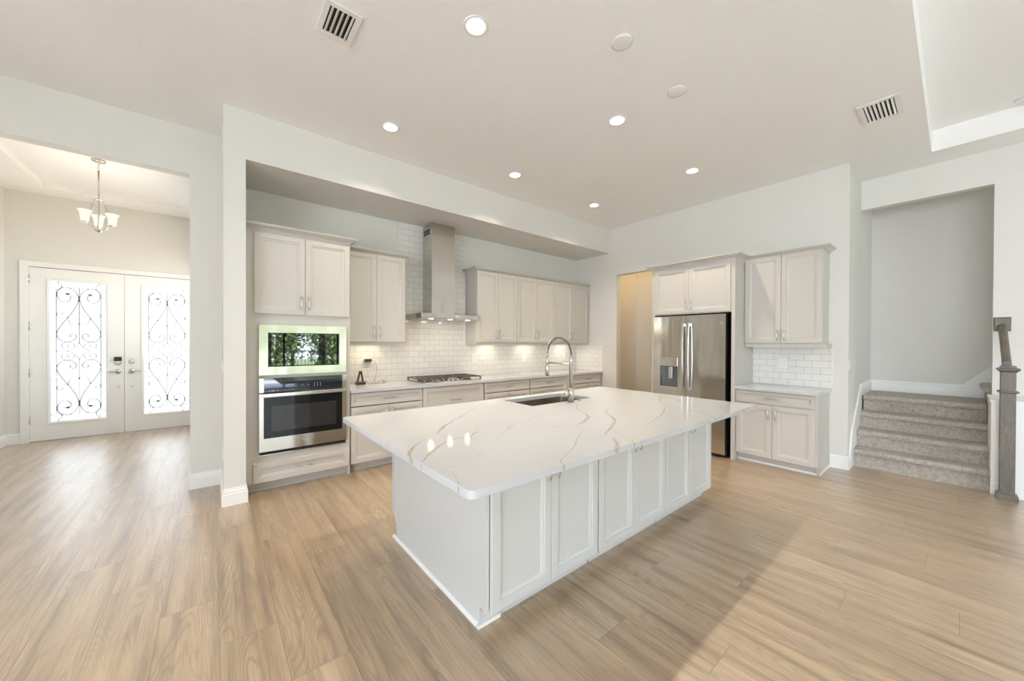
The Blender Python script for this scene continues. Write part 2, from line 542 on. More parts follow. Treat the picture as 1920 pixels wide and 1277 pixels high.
struct('wall_back', G().box(0.245, 5.83, 5.0, 5.1, 0, H), 'wall', 'greige wall behind the long kitchen run', 'wall')
struct('wall_kitchen_left', G().box(0.08, 0.245, 4.2, 5.1, 0, H), 'wall', 'narrow wall end left of the oven tower', 'wall')
struct('wall_soffit', G().box(0.245, 5.83, 4.2, 5.0, 3.19, H), 'wall', 'dropped soffit above the long kitchen run', 'wall')
struct('wall_foyer_front', G().box(-0.17, 0.08, 4.9, 5.03, 0, H).box(-4.5, -0.17, 4.9, 5.03, 3.18, H).box(-4.5, -2.15, 4.9, 5.03, 0, 3.18).box(-2.28, 0.05, 4.97, 5.03, H, FT),
       'wall', 'greige wall with the wide cased opening into the foyer', 'wall')
struct('wall_foyer_right', G().box(0.05, 0.245, 5.1, 5.5, 0, FT).box(0.05, 0.245, 8.2, 8.6, 0, FT).box(0.05, 0.245, 5.5, 8.2, 0, 1.72).box(0.05, 0.245, 5.5, 8.2, 2.5, FT).box(0.05, 0.08, 5.03, 5.1, 0, FT),
       'wall', 'foyer wall hidden behind the opening', 'wall')
struct('wall_foyer_left', G().box(-2.4, -2.28, 5.03, 8.75, 0, FT), 'wall', 'foyer wall at the left edge of the photo', 'wall')
struct('wall_entry', G().box(-2.28, -2.06, 8.6, 8.75, 0, FT).box(-0.13, 0.2, 8.6, 8.75, 0, FT).box(-2.06, -0.13, 8.6, 8.75, 2.585, FT), 'wall', 'foyer wall around the double front doors', 'wall')
struct('wall_right', G().box(5.83, 5.95, 0.93, 3.1, 0, H).box(5.83, 5.95, 3.1, 4.025, 2.762, H).box(5.83, 5.95, 4.025, 5.1, 0, H), 'wall', 'wall behind the refrigerator with the pantry opening', 'wall')
struct('wall_pantry', G().box(5.95, 7.1, 4.34, 4.44, 0, H).box(7.0, 7.1, 0.93, 4.34, 0, H), 'wall', 'wall inside the pantry passage', 'wall')
struct('ceiling_pantry', G().box(5.83, 7.1, 0.93, 5.1, H, H + 0.05), 'ceiling', 'pantry passage ceiling', 'ceiling')
struct('wall_stair_left', G().box(5.83, 7.7, 0.81, 0.93, 0, 5.5), 'wall', 'wall along the left side of the stairs', 'wall')
struct('wall_stair_front', G().box(6.64, 6.76, -0.255, 0.81, 3.262, 5.5).box(6.64, 6.76, -4.8, -0.255, 0, 5.5), 'wall', 'wall with the tall stair opening, right of the kitchen', 'wall')
struct('wall_stair_back', G().box(7.6, 7.7, -4.8, 0.81, 0, 5.5), 'wall', 'tan wall behind the stair landing', 'wall')
struct('ceiling_stair', G().box(6.64, 7.7, -4.8, 0.93, 5.5, 5.55), 'ceiling', 'ceiling high above the stairs', 'ceiling')
struct('wall_left', G().box(-4.6, -4.5, -4.9, -3.8, 0, H + 0.3).box(-4.6, -4.5, 1.1, 5.03, 0, H + 0.3).box(-4.6, -4.5, -3.8, 1.1, 2.78, H + 0.3), 'wall', 'living area wall left of the camera', 'wall')
struct('wall_rear', G().box(-4.5, 0.15, -4.9, -4.8, 0, H + 0.3).box(0.15, 4.95, -4.9, -4.8, 2.78, H + 0.3).box(4.95, 7.7, -4.9, -4.8, 0, H + 0.3), 'wall', 'living area wall with glazed doors behind the camera', 'wall')

# glazed rear doors: dark frames around open bays
fr = G()
for x in (0.15, 1.73, 3.31, 4.89):
    fr.box(x, x + 0.06, -4.88, -4.82, 0.0, 2.78)
fr.box(0.15, 4.95, -4.88, -4.82, 2.72, 2.78).box(0.15, 4.95, -4.88, -4.82, 0.0, 0.05)
struct('window_1', fr, 'bronze', 'dark framed garden doors behind the camera', 'window')
fr = G()
for y in (-3.8, -2.19, -0.58, 1.04):
    fr.box(-4.58, -4.52, y, y + 0.06, 0.0, 2.78)
fr.box(-4.58, -4.52, -3.8, 1.1, 2.72, 2.78).box(-4.58, -4.52, -3.8, 1.1, 0.0, 0.05)
struct('window_2', fr, 'bronze', 'dark framed garden doors left of the camera', 'window')

fr = G()
for y in (5.5, 6.83, 8.14):
    fr.box(0.12, 0.18, y, y + 0.06, 1.72, 2.5)
fr.box(0.12, 0.18, 5.5, 8.2, 1.72, 1.77).box(0.12, 0.18, 5.5, 8.2, 2.45, 2.5)
struct('added_window_3', fr, 'trim', 'unseen white framed window added to light the foyer', 'window')  # unseen window, added so sky light brightens the foyer

# baseboards
BB = [(0.0, 0.0), (0.015, 0.0), (0.015, 0.105), (0.011, 0.113), (0.012, 0.128), (0.006, 0.142), (0.006, 0.152), (0.0, 0.157)]
struct('baseboard_1', G().sweep([(-0.17, 5.03), (-0.17, 4.9), (0.08, 4.9), (0.08, 4.2), (0.245, 4.2), (0.245, 4.33)], BB), 'trim', 'white baseboard around the wall end beside the ovens', 'baseboard')
struct('baseboard_2', G().sweep([(-2.14, 8.6), (-2.28, 8.6), (-2.28, 5.03)][::-1], BB), 'trim', 'white baseboard in the foyer corner', 'baseboard')
struct('baseboard_3', G().sweep([(5.87, 0.81), (5.83, 0.81), (5.83, 0.97)], [(-o, z) for o, z in BB]), 'trim', 'white baseboard at the wall corner beside the stairs', 'baseboard')
struct('baseboard_4', G().sweep([(6.1, 4.34), (7.0, 4.34), (7.0, 1.0)], BB), 'trim', 'white baseboard inside the pantry passage', 'baseboard')
struct('baseboard_5', G().sweep([(6.64, -0.55), (6.64, -4.8)], BB), 'trim', 'white baseboard right of the newel post', 'baseboard')

# ------------------------------------------------------------------ stairs
st = thing('staircase', 'beige carpeted stairs climbing to a landing right of the kitchen', 'stairs')
Y0s, Y1s = -0.227, 0.792
NX = [6.06, 6.295, 6.535, 6.77]
NZ = [0.213, 0.412, 0.611, 0.81]
def nose_profile(nx, z, x_back, z_floor):
    rx = nx + 0.046
    P = [(rx, z_floor), (rx, z - 0.062)]
    for i in range(9):
        a = -PI / 2 - PI * i / 8
        P.append((nx + 0.031 + 0.031 * math.cos(a), z - 0.031 + 0.031 * math.sin(a)))
    P += [(x_back, z), (x_back, z_floor)]
    return P
for i, (nx, z) in enumerate(zip(NX, NZ)):
    zf = NZ[i - 1] if i else 0.0
    if i < 3:
        link('step', G().prism(nose_profile(nx, z, NX[i + 1] + 0.046, zf), 'y', Y0s, Y1s), 'carpet', st)
    else:
        link('landing', G().prism(nose_profile(nx, z, 7.585, zf), 'y', Y0s, Y1s), 'carpet', st)
# first step of the upper flight, turning right behind the wall
P = [(-(y), z) for y, z in nose_profile(0.0, 0.2, 0.30, 0.0)]
us = thing('upper_stair_step', 'carpeted first step of the upper flight, turning right off the landing', 'stairs', (0, 0, 0))
link('tread', G().prism([(-0.19 + a, 0.812 + b) for a, b in P], 'x', 6.765, 7.58), 'carpet', us)
sk = G().prism([(5.87, 0), (5.895, 0.13), (6.0, 0.36), (6.075, 0.475), (6.70, 0.957), (6.70, 0.0)], 'y', 0.793, 0.81)
struct('trim_1', sk, 'trim', 'white sloping skirt board on the wall left of the stairs', 'trim')
struct('trim_2', G().sweep([(6.70, 0.81), (7.6, 0.81), (7.6, -0.075)], [(o, z + 0.81) for o, z in BB]), 'trim', 'white baseboard around the stair landing', 'trim')
struct('trim_3', G().prism([(-0.075, 0.80), (-0.075, 0.985), (-0.30, 1.235), (-0.75, 1.62), (-0.75, 0.80)], 'x', 7.583, 7.6), 'trim', 'white sloping skirt board at the right of the landing', 'trim')
kw = G().box(6.03, 6.64, -0.52, -0.227, 0, 0.925).box(6.022, 6.64, -0.53, -0.219, 0.925, 0.945)
struct('wall_half', kw, 'trim', 'white half wall beside the carpeted stairs', 'wall')
struct('baseboard_6', G().sweep([(6.03, -0.24), (6.03, -0.52), (6.6, -0.52)], [(o * 0.6, z * 0.85) for o, z in BB]), 'trim', 'white baseboard on the half wall behind the newel post', 'baseboard')

# newel post: stands in front of the half wall
nx0, ny0 = 5.958, -0.321
nw = thing('newel_post', 'square dark-stained oak newel post at the foot of the stairs', 'post', (nx0, ny0, 0))
hw = 0.046
link('shaft', G().box(-hw, hw, -hw, hw, 0, 1.29), 'oak', nw, 0.003)
def ring_moulding(prof):
    sq = lambda o, z: [(-hw - o, -hw - o, z), (hw + o, -hw - o, z), (hw + o, hw + o, z), (-hw - o, hw + o, z)]
    return G().rings([sq(o, z) for o, z in prof])
link('base_moulding', ring_moulding([(0.02, 0), (0.02, 0.04), (0.012, 0.052), (0.001, 0.06)]), 'oak', nw, 0.002)
link('collar', ring_moulding([(0.001, 1.026), (0.010, 1.031), (0.018, 1.037), (0.018, 1.045), (0.001, 1.05)]), 'oak', nw)
link('cap', ring_moulding([(0.001, 1.228), (0.008, 1.235), (0.022, 1.252), (0.024, 1.264), (0.002, 1.272), (0.001, 1.29), (-0.02, 1.292)]), 'oak', nw)
hr = thing('handrail', 'stained oak handrail rising from newel post to the wall', 'handrail', (nx0, -0.316, 1.28))
sec = [(-0.026, -0.03), (0.026, -0.03), (0.03, 0.0), (0.026, 0.03), (0.012, 0.04), (-0.012, 0.04), (-0.026, 0.03), (-0.03, 0.0)]
pa = [(0.047, 0.015), (0.06, 0.03), (0.60, 0.385), (0.655, 0.40)]
link('rail', G().rings([[(x, a, z + b) for a, b in sec] for x, z in pa]), 'oak', hr, 0.003)
link('rosette', G().rings([[(x, a, b) for a, b in ((-q, -q * 1.3), (q, -q * 1.3), (q, q * 1.3), (-q, q * 1.3))] for x, q in ((0.682, 0.058), (0.668, 0.058), (0.66, 0.048))], cap0=True), 'oak', hr, 0.002, at=(0, 0, 0.437))

# ------------------------------------------------------------------ cabinet parts
def door_geo(x0, x1, z0, z1, yf, t=0.02):
    w, h = x1 - x0, z1 - z0
    s = min(1.0, (min(w, h) * 0.5 - 0.012) / 0.088)
    prof = [(0, t), (0, 0.0025), (0.0025, 0), (0.053 * s, 0), (0.0555 * s, 0.006), (0.061 * s, 0.006), (0.074 * s, 0.0095), (0.0765 * s, 0.0135), (0.080 * s, 0.0135)]
    g = G()
    g.rings([[(x0 + i, yf + d, z0 + i), (x1 - i, yf + d, z0 + i), (x1 - i, yf + d, z1 - i), (x0 + i, yf + d, z1 - i)] for i, d in prof])
    return g
def pull(parent, x, z, yf, L=0.135, horiz=False, mat='nickel'):
    g = G()
    h = L / 2
    def P(a, out):
        return (x + a, yf - out, z) if horiz else (x, yf - out, z + a)
    bar = [P(-h, 0.021), P(-h * 0.82, 0.026), P(-h * 0.45, 0.029), P(0, 0.031), P(h * 0.45, 0.029), P(h * 0.82, 0.026), P(h, 0.021)]
    g.tube(bar, [0.0035, 0.0055, 0.006, 0.006, 0.006, 0.0055, 0.0035], 10)
    for s in (-0.68, 0.68):
        g.tube([P(h * s, -0.001), P(h * s, 0.006), P(h * s, 0.027)], [0.0075, 0.005, 0.0045], 10)
    return link('handle', g, mat, parent)
def door(parent, x0, x1, z0, z1, yf, hx=None, hz=None, mat='cabinet', L=0.135):
    d = link('door', door_geo(x0, x1, z0, z1, yf), mat, parent)
    if hx is not None:
        pull(d, hx, hz, yf, L)
    return d
def drawer(parent, x0, x1, z0, z1, yf, mat='cabinet', hz=None, L=0.17):
    d = link('drawer', door_geo(x0, x1, z0, z1, yf), mat, parent)
    pull(d, (x0 + x1) / 2, (z0 + z1) / 2 if hz is None else hz, yf, L, True)
    return d
CROWN = [(-0.012, 0.0), (0.006, 0.0), (0.008, 0.007), (0.017, 0.011), (0.026, 0.020), (0.043, 0.028), (0.054, 0.031), (0.056, 0.037), (0.063, 0.040), (0.063, 0.050), (-0.012, 0.050)]
def crown(parent, path, z0, h=0.05, out=1.0, mat='cabinet'):
    k = h / 0.05
    return link('crown_moulding', G().sweep(path, [(o * out, z0 + z * k) for o, z in CROWN]), mat, parent)

# ------------------------------------------------------------------ oven tower
TW = thing('oven_tower_cabinet', 'tall light greige cabinet holding the microwave and wall oven', 'cabinet', (0, 4.36, 0))
c = G()
c.box(0.247, 0.265, 0.0, 0.638, 0.0, 2.605)                                # sides
c.box(1.19, 1.208, 0.0, 0.638, 0.0, 2.605)
for x0, x1, z0, z1 in ((0.265, 0.362, 0.1, 2.605), (1.158, 1.19, 0.1, 2.605), (0.362, 1.158, 1.66, 1.80), (0.362, 1.158, 1.128, 1.172), (0.362, 1.158, 0.30, 0.41),
                       (0.362, 1.158, 2.55, 2.605), (0.362, 1.158, 0.1, 0.12)):
    c.box(x0, x1, 0.0, 0.02, z0, z1)
c.box(0.265, 1.19, 0.02, 0.62, 1.70, 1.72).box(0.265, 1.19, 0.02, 0.62, 1.14, 1.158).box(0.265, 1.19, 0.02, 0.62, 0.335, 0.355).box(0.265, 1.19, 0.02, 0.62, 2.585, 2.605)
link('carcass', c, 'cabinet', TW)
link('toe_kick', G().box(0.265, 1.19, 0.07, 0.085, 0.0, 0.1).box(0.265, 1.19, 0.062, 0.07, 0.0, 0.03), 'cabinet', TW)
door(TW, 0.317, 0.7555, 1.774, 2.575, -0.02, 0.722, 1.90)
door(TW, 0.7585, 1.199, 1.774, 2.575, -0.02, 0.792, 1.90)
drawer(TW, 0.310, 1.200, 0.102, 0.300, -0.02)
crown(TW, [(0.247, 0.0), (1.208, 0.0), (1.208, 0.248)], 2.603, 0.05, 1.1)

mw = thing('microwave', 'built-in steel microwave with mirrored black window above the oven', 'microwave', (0, 4.36, 0))
link('body', G().box(0.375, 1.145, 0.021, 0.48, 1.178, 1.655), 'black', mw)
g = G()
X0, X1, Z0, Z1, a0, a1, b0, b1 = 0.356, 1.163, 1.163, 1.666, 0.431, 1.089, 1.245, 1.586
for q in ((X0, X1, b1, Z1), (X0, X1, Z0, b0), (X0, a0, b0, b1), (a1, X1, b0, b1)):
    g.box(q[0], q[1], -0.022, -0.001, q[2], q[3])
link('trim_frame', g, 'steel', mw)
link('frame_edge', G().box(a0, a1, -0.0175, -0.002, b0, b1), 'black_glass', mw, 0.002)
link('window', G().box(a0 + 0.028, a1 - 0.006, -0.0195, -0.0176, b0 + 0.012, b1 - 0.008), 'mirror_glass', mw)
link('control_strip', G().box(a0 + 0.455, a0 + 0.515, -0.0205, -0.0196, b0 + 0.012, b1 - 0.008), 'black_glass', mw)

ov = thing('built_in_oven', 'steel wall oven with black glass door below the microwave', 'oven', (0, 4.36, 0))
link('body', G().box(0.375, 1.145, 0.021, 0.60, 0.42, 1.122), 'black', ov)
dr = link('door', G().box(0.356, 0.3935, -0.035, -0.001, 0.406, 0.985).box(1.117, 1.163, -0.035, -0.001, 0.406, 0.985).box(0.3935, 1.117, -0.035, -0.001, 0.406, 0.536)
          .box(0.3935, 1.117, -0.035, -0.001, 0.943, 0.985), 'steel', ov)
link('door_glass', G().box(0.3935, 1.117, -0.034, -0.003, 0.536, 0.943), 'black_glass', dr)
link('inner_window', G().box(0.457, 1.056, -0.0352, -0.0341, 0.60, 0.853), 'oven_window', dr)
g = G().box(0.352, 1.145, -0.098, -0.078, 0.953, 0.988)
g.box(0.358, 0.384, -0.08, -0.0345, 0.958, 0.983).box(1.115, 1.141, -0.08, -0.0345, 0.958, 0.983)
link('handle', g, 'chrome', dr, 0.006)
g = G().lathe([(0.0215, 0.0), (0.0215, 0.003), (0.018, 0.0035), (0.017, 0.002)], (0.756, -0.0352, 0.478), 28, 'y')
g.tube([(0.756 + 0.010 * math.cos(t) - 0.002, -0.0385, 0.478 + 0.009 * math.sin(t)) for t in [0.7 + i * 0.33 for i in range(16)]], 0.0012, 6)
g.tube([(0.754, -0.0385, 0.4775), (0.767, -0.0385, 0.479)], 0.0012, 6)
link('badge', g, 'nickel', dr)
link('bottom_vent', G().box(0.362, 1.158, -0.012, 0.0, 0.376, 0.404), 'gap_shade', ov)
link('lower_trim', G().box(0.356, 1.163, -0.02, -0.001, 0.366, 0.375), 'steel', ov)
cp = link('control_panel', G().box(0.396, 1.117, -0.034, -0.001, 0.990, 1.132), 'display', ov)
link('panel_end', G().box(0.356, 0.3955, -0.034, -0.001, 0.990, 1.132), 'steel', ov)
link('panel_end', G().box(1.1175, 1.163, -0.034, -0.001, 0.990, 1.132), 'steel', ov)
for i, (x, z) in enumerate([(0.44, 1.008), (0.46, 1.008), (0.475, 1.009), (0.512, 1.009), (0.61, 1.064), (0.64, 1.064), (0.67, 1.068), (0.67, 1.052), (0.67, 1.036), (0.73, 1.047), (0.785, 1.047)] +
                           [(0.84 + 0.03 * a, 1.062 - 0.016 * b) for a in range(3) for b in range(3)]):
    w = 0.006 if i != 2 else 0.013
    link('icon', G().box(x - w / 2, x + w / 2, -0.0344, -0.0341, z - 0.0025, z + 0.0025), 'icon', cp)

# ------------------------------------------------------------------ base cabinets on the back wall
def base_cab(x0, x1, label, fronts, side_r=False):
    t = thing('base_cabinet', label, 'cabinet', (0, 4.37, 0), 0, 'base cabinets under the back counter')
    g = G()
    w = 0.018
    g.box(x0, x0 + w, 0.035, 0.628, 0.1, 0.914).box(x1 - w, x1, 0.035, 0.628, 0.1, 0.914).box(x0 + w, x1 - w, 0.0, 0.628, 0.1, 0.118)
    g.box(x0 + w, x1 - w, 0.0, 0.019, 0.88, 0.914).box(x0 + w, x1 - w, 0.0, 0.019, 0.118, 0.13)
    link('carcass', g, 'cabinet', t)
    link('toe_kick', G().box(x0, x1, 0.07, 0.085, 0.0, 0.1).box(x0, x1, 0.062, 0.07, 0.0, 0.03), 'cabinet', t)
    fronts(t)
    return t
def drawer_doors(a, b, m=None):
    def f(t):
        drawer(t, a, b, 0.757, 0.904, -0.02)
        mid = m or (a + b) / 2
        door(t, a, mid - 0.0015, 0.103, 0.746, -0.02, mid - 0.035, 0.645)
        door(t, mid + 0.0015, b, 0.103, 0.746, -0.02, mid + 0.035, 0.645)
    return f
base_cab(1.212, 2.0885, 'base cabinet with drawer and two doors, beside the oven tower', drawer_doors(1.219, 2.088, 1.651))
def two_drawers(t):
    drawer(t, 2.098, 3.048, 0.53, 0.904, -0.02, L=0.20)
    drawer(t, 2.098, 3.048, 0.103, 0.522, -0.02, L=0.20)
base_cab(2.0975, 3.049, 'base cabinet with one deep drawer front, under the gas cooktop', two_drawers)
base_cab(3.066, 3.942, 'base cabinet just right of the cooktop, seen behind the sink', drawer_doors(3.067, 3.941))
base_cab(3.956, 4.8305, 'base cabinet second right of the cooktop, behind the faucet spray head', drawer_doors(3.957, 4.829))
def corner_fronts(t):
    drawer_doors(4.992, 5.790)(t)
    link('filler', G().box(4.838, 4.988, -0.012, -0.0005, 0.103, 0.91), 'cabinet', t)
base_cab(4.838, 5.80, 'base cabinet at the far end of the back counter against the right wall', corner_fronts)

bc = G().slab([(1.211, 4.325), (5.828, 4.325), (5.828, 4.998), (1.211, 4.998)], [], 0.9145, 0.95)
o = tag(link('back_countertop', bc, ['quartz', 'vein'], None, 0.003), 'white quartz countertop along the tiled back wall', 'countertop')

# tile
g = G().box(1.2085, 5.819, 4.992, 5.0, 0.95, 1.4555).box(2.01, 3.134, 4.992, 5.0, 1.4555, 3.19)
struct('trim_4', g, 'tile_back', 'white subway tile on the back wall, rising behind the hood', 'tile')
struct('trim_5', G().box(5.8205, 5.83, 4.33, 5.0, 0.95, 1.4555), 'tile_side', 'white subway tile return on the right wall', 'tile')
struct('trim_6', G().box(5.8205, 5.83, 0.948, 1.80, 0.95, 1.4475), 'tile_side', 'white subway tile above the small right counter', 'tile')

# ------------------------------------------------------------------ wall cabinets on the back wall
def wall_cab(x0, x1, d0, dm, d1, label, left_side):
    t = thing('upper_cabinet', label, 'cabinet', (0, 4.68, 0), 0, 'wall cabinets above the back counter')
    link('carcass', G().box(x0, x1, 0.0, 0.31, 1.494, 2.61), 'cabinet', t, 0.001)
    link('light_rail', G().box(x0, x1, 0.0, 0.02, 1.4558, 1.4938).box(x0, x0 + 0.015, 0.02, 0.31, 1.4558, 1.4938).box(x1 - 0.015, x1, 0.02, 0.31, 1.4558, 1.4938), 'cabinet', t)
    door(t, d0, dm - 0.0015, 1.50, 2.606, -0.02, dm - 0.036, 1.625, L=0.15)
    door(t, dm + 0.0015, d1, 1.50, 2.606, -0.02, dm + 0.036, 1.625, L=0.15)
    xm = (x0 + x1) / 2
    g = G().box(xm - 0.14, xm + 0.14, 0.10, 0.14, 1.484, 1.4935)
    lt = link('under_light', g, 'white_plastic', t)
    link('lens', G().box(xm - 0.135, xm + 0.135, 0.104, 0.136, 1.4815, 1.4838), 'puck', lt)
    return t
t = wall_cab(1.212, 1.993, 1.228, 1.611, 1.988, 'wall cabinet between the oven tower and range hood', False)
crown(t, [(1.212, 0.0), (1.993, 0.0), (1.993, 0.305)], 2.604, 0.047)
t = wall_cab(3.135, 3.936, 3.14, 3.537, 3.9355, 'two-door wall cabinet directly right of the range hood', True)
crown(t, [(3.135, 0.305), (3.135, 0.0), (3.9395, 0.0)], 2.604, 0.047)
t = wall_cab(3.942, 4.8325, 3.9425, 4.387, 4.8325, 'middle wall cabinet of the three right of the range hood', False)
crown(t, [(3.94, 0.0), (4.8355, 0.0)], 2.604, 0.047)
t = wall_cab(4.839, 5.815, 4.839, 5.322, 5.801, 'wall cabinet farthest right of the hood, against the side wall', False)
crown(t, [(4.836, 0.0), (5.815, 0.0)], 2.604, 0.047)

# ------------------------------------------------------------------ range hood
hd = thing('range_hood', 'stainless chimney range hood over the gas cooktop', 'range hood', (2.6, 5.0, 1.82))
link('chimney', G().box(-0.205, 0.165, -0.30, -0.009, 0.07, 1.368), 'steel', hd, 0.003)
for i in range(3):
    g = G()
    for r in range(2):
        y = -0.235 + i * 0.065
        g.box(-0.2062, -0.2053, y, y + 0.048, 1.215 + r * 0.042, 1.25 + r * 0.042)
    link('vent_slot', g, 'gap_shade', hd)
g = G().box(-0.455, 0.485, -0.495, -0.009, 0.008, 0.07)
link('canopy', g, 'steel', hd, 0.002)
link('filter', G().box(-0.43, 0.46, -0.47, -0.03, 0.0, 0.0078), 'nickel', hd)
for x in (-0.28, 0.02, 0.31):
    link('lamp', G().lathe([(0.032, -0.004), (0.03, 0.0)], (x, -0.43, 0.0), 20), 'hood_lamp', hd)
link('control_display', G().box(0.07, 0.12, -0.4958, -0.4951, 0.036, 0.044), 'icon', hd)

# ------------------------------------------------------------------ cooktop
ct = thing('gas_cooktop', 'steel gas cooktop with black grates and front knobs', 'cooktop', (2.61, 4.70, 0.95))
link('tray', G().rings([[(x, y, z) for x, y in rrect(-0.475 + i, 0.475 - i, -0.255 + i, 0.255 - i, 0.02)] for i, z in ((0, 0.0), (0, 0.006), (0.006, 0.010), (0.02, 0.007))]), 'steel', ct)
for (a, b) in ((-0.47, -0.16), (-0.155, 0.155), (0.16, 0.47)):
    g = G()
    ylo = -0.235 if a != -0.155 else -0.10
    for y in (ylo, (ylo + 0.235) / 2, 0.235):
        g.box(a, b, y - 0.006, y + 0.006, 0.043, 0.055)
    for i in range(5):
        x = a + 0.006 + (b - a - 0.012) * i / 4
        g.box(x - 0.005, x + 0.005, ylo, 0.235, 0.045, 0.056)
    for x in (a + 0.01, b - 0.01):
        for y in (ylo + 0.005, 0.23):
            g.box(x - 0.008, x + 0.008, y - 0.008, y + 0.008, 0.009, 0.045)
    link('grate', g, 'iron', ct)
for x, y, r in ((-0.315, -0.11, 0.036), (-0.315, 0.12, 0.045), (0.0, 0.07, 0.055), (0.315, -0.11, 0.045), (0.315, 0.12, 0.036)):
    link('burner', G().lathe([(r * 1.15, 0.008), (r * 1.15, 0.018), (r, 0.02), (r, 0.03), (r * 0.9, 0.033)], (x, y, 0), 24), 'iron', ct)
for i in range(5):
    x = -0.21 + i * 0.075
    y = -0.205 + 0.012 * (i % 2)
    link('knob', G().lathe([(0.021, 0.008), (0.021, 0.013), (0.017, 0.016), (0.016, 0.034), (0.013, 0.037)], (x, y, 0), 20).box(x - 0.003, x + 0.003, y - 0.016, y + 0.016, 0.036, 0.041), 'chrome', ct)

# ------------------------------------------------------------------ outlets and switches
def plate(name, label, loc, rz, n, w, h, cat='outlet', kind='outlet'):
    t = thing(name, label, cat, loc, rz)
    link('cover_plate', G().box(-w / 2, w / 2, -0.006, -0.0005, -h / 2, h / 2), 'white_plastic', t, 0.002)
    for i in range(n):
        x = (i - (n - 1) / 2) * 0.046
        if kind == 'switch':
            link('rocker', G().box(x - 0.016, x + 0.016, -0.010, -0.0055, -0.033, 0.033), 'white_plastic', t, 0.002)
        else:
            for s in (-0.02, 0.02):
                sk = link('socket', G().lathe([(0.0165, 0.0), (0.0165, 0.0025), (0.015, 0.003)], (x, -0.0055, s), 16, 'y'), 'white_plastic', t)
                link('slots', G().box(x - 0.007, x - 0.005, -0.0088, -0.0084, s - 0.004, s + 0.006).box(x + 0.005, x + 0.007, -0.0088, -0.0084, s - 0.004, s + 0.006), 'gap_shade', sk)
    return t
YT = 4.992
plate('power_outlet', 'white outlet on the back tile behind the charger', (1.585, YT, 1.225), 0, 1, 0.085, 0.125)
plate('power_outlet', 'white outlet plate on the back tile just right of the cooktop', (3.302, YT, 1.235), 0, 1, 0.09, 0.145)
plate('light_switch', 'white switch plate on the tile below the middle wall cabinet', (4.382, YT, 1.23), 0, 1, 0.09, 0.15, 'light switch', 'switch')
plate('light_switch', 'white switch plate on the tile seen through the faucet arch', (5.45, YT, 1.235), 0, 1, 0.09, 0.15, 'light switch', 'switch')
plate('power_outlet', 'white outlet on the tile above the small right counter', (5.8205, 1.457, 1.236), -PI / 2, 2, 0.098, 0.13)
plate('light_switch', 'white switch on the wall corner left of the stairs', (5.875, 0.81, 1.24), 0, 1, 0.075, 0.12, 'light switch', 'switch')
plate('light_switch', 'white switch on the wall end left of the oven tower', (0.08, 4.03, 1.27), -PI / 2, 1, 0.08, 0.12, 'light switch', 'switch').location = (0.08, 4.33, 1.27)
plate('power_outlet', 'white outlet low on the wall end left of the ovens', (0.08, 4.33, 0.46), -PI / 2, 1, 0.08, 0.12)

# charger, cable and little dock on the back counter
ch = thing('charger', 'dark plug-in charger with a thin cable on the back tile', 'charger', (1.60, 4.98, 1.252))
link('plug_body', G().box(-0.045, 0.045, -0.04, 0.004, -0.018, 0.018), 'brown_black', ch, 0.004)
link('plug_end', G().box(-0.052, -0.0455, -0.03, 0.0, -0.014, 0.014), 'white_plastic', ch, 0.002)
cab = [(0.045, -0.02, 0.0), (0.085, -0.02, -0.015), (0.115, -0.025, -0.08), (0.115, -0.03, -0.15), (0.095, -0.04, -0.22), (0.075, -0.05, -0.285), (0.085, -0.06, -0.2985), (0.13, -0.055, -0.285), (0.18, -0.06, -0.27), (0.20, -0.075, -0.275),
       (0.215, -0.10, -0.298), (0.17, -0.12, -0.2985), (0.18, -0.11, -0.275), (0.165, -0.13, -0.2985), (0.08, -0.17, -0.2985), (0.0, -0.16, -0.2985), (-0.035, -0.15, -0.2985), (-0.05, -0.12, -0.27), (-0.055, -0.11, -0.262), (-0.06, -0.12, -0.285)]
link('cable', G().tube(smooth_path(cab, 6), 0.0019, 6), 'cable', ch)
dk = thing('charging_dock', 'small dark charging stand beside the oven tower', 'charging dock', (1.475, 4.86, 0.95))
link('base', G().rings([[(x, y, z) for x, y in rrect(-0.055 + i, 0.055 - i, -0.045 + i, 0.045 - i, 0.012, 4)] for i, z in ((0, 0.0), (0, 0.03), (0.006, 0.036))]), 'brown_black', dk)
for s in (-1, 1):
    link('upright', G().rings([[(s * 0.035 - 0.028 * k * s + a, b + 0.01 - 0.01 * k, 0.034 + 0.13 * k) for a, b in ((-0.009, -0.012), (0.009, -0.012), (0.009, 0.012), (-0.009, 0.012))] for k in (0, 1)]), 'brown_black', dk, 0.002)
link('cradle', G().box(-0.018, 0.018, -0.012, 0.014, 0.155, 0.17), 'brown_black', dk, 0.003)
link('cover', G().box(0.0, 0.05, -0.0465, -0.0452, 0.004, 0.028), 'black', dk)

# ------------------------------------------------------------------ refrigerator run on the right wall (local x runs towards the stairs, y into the wall)
RZ = -PI / 2
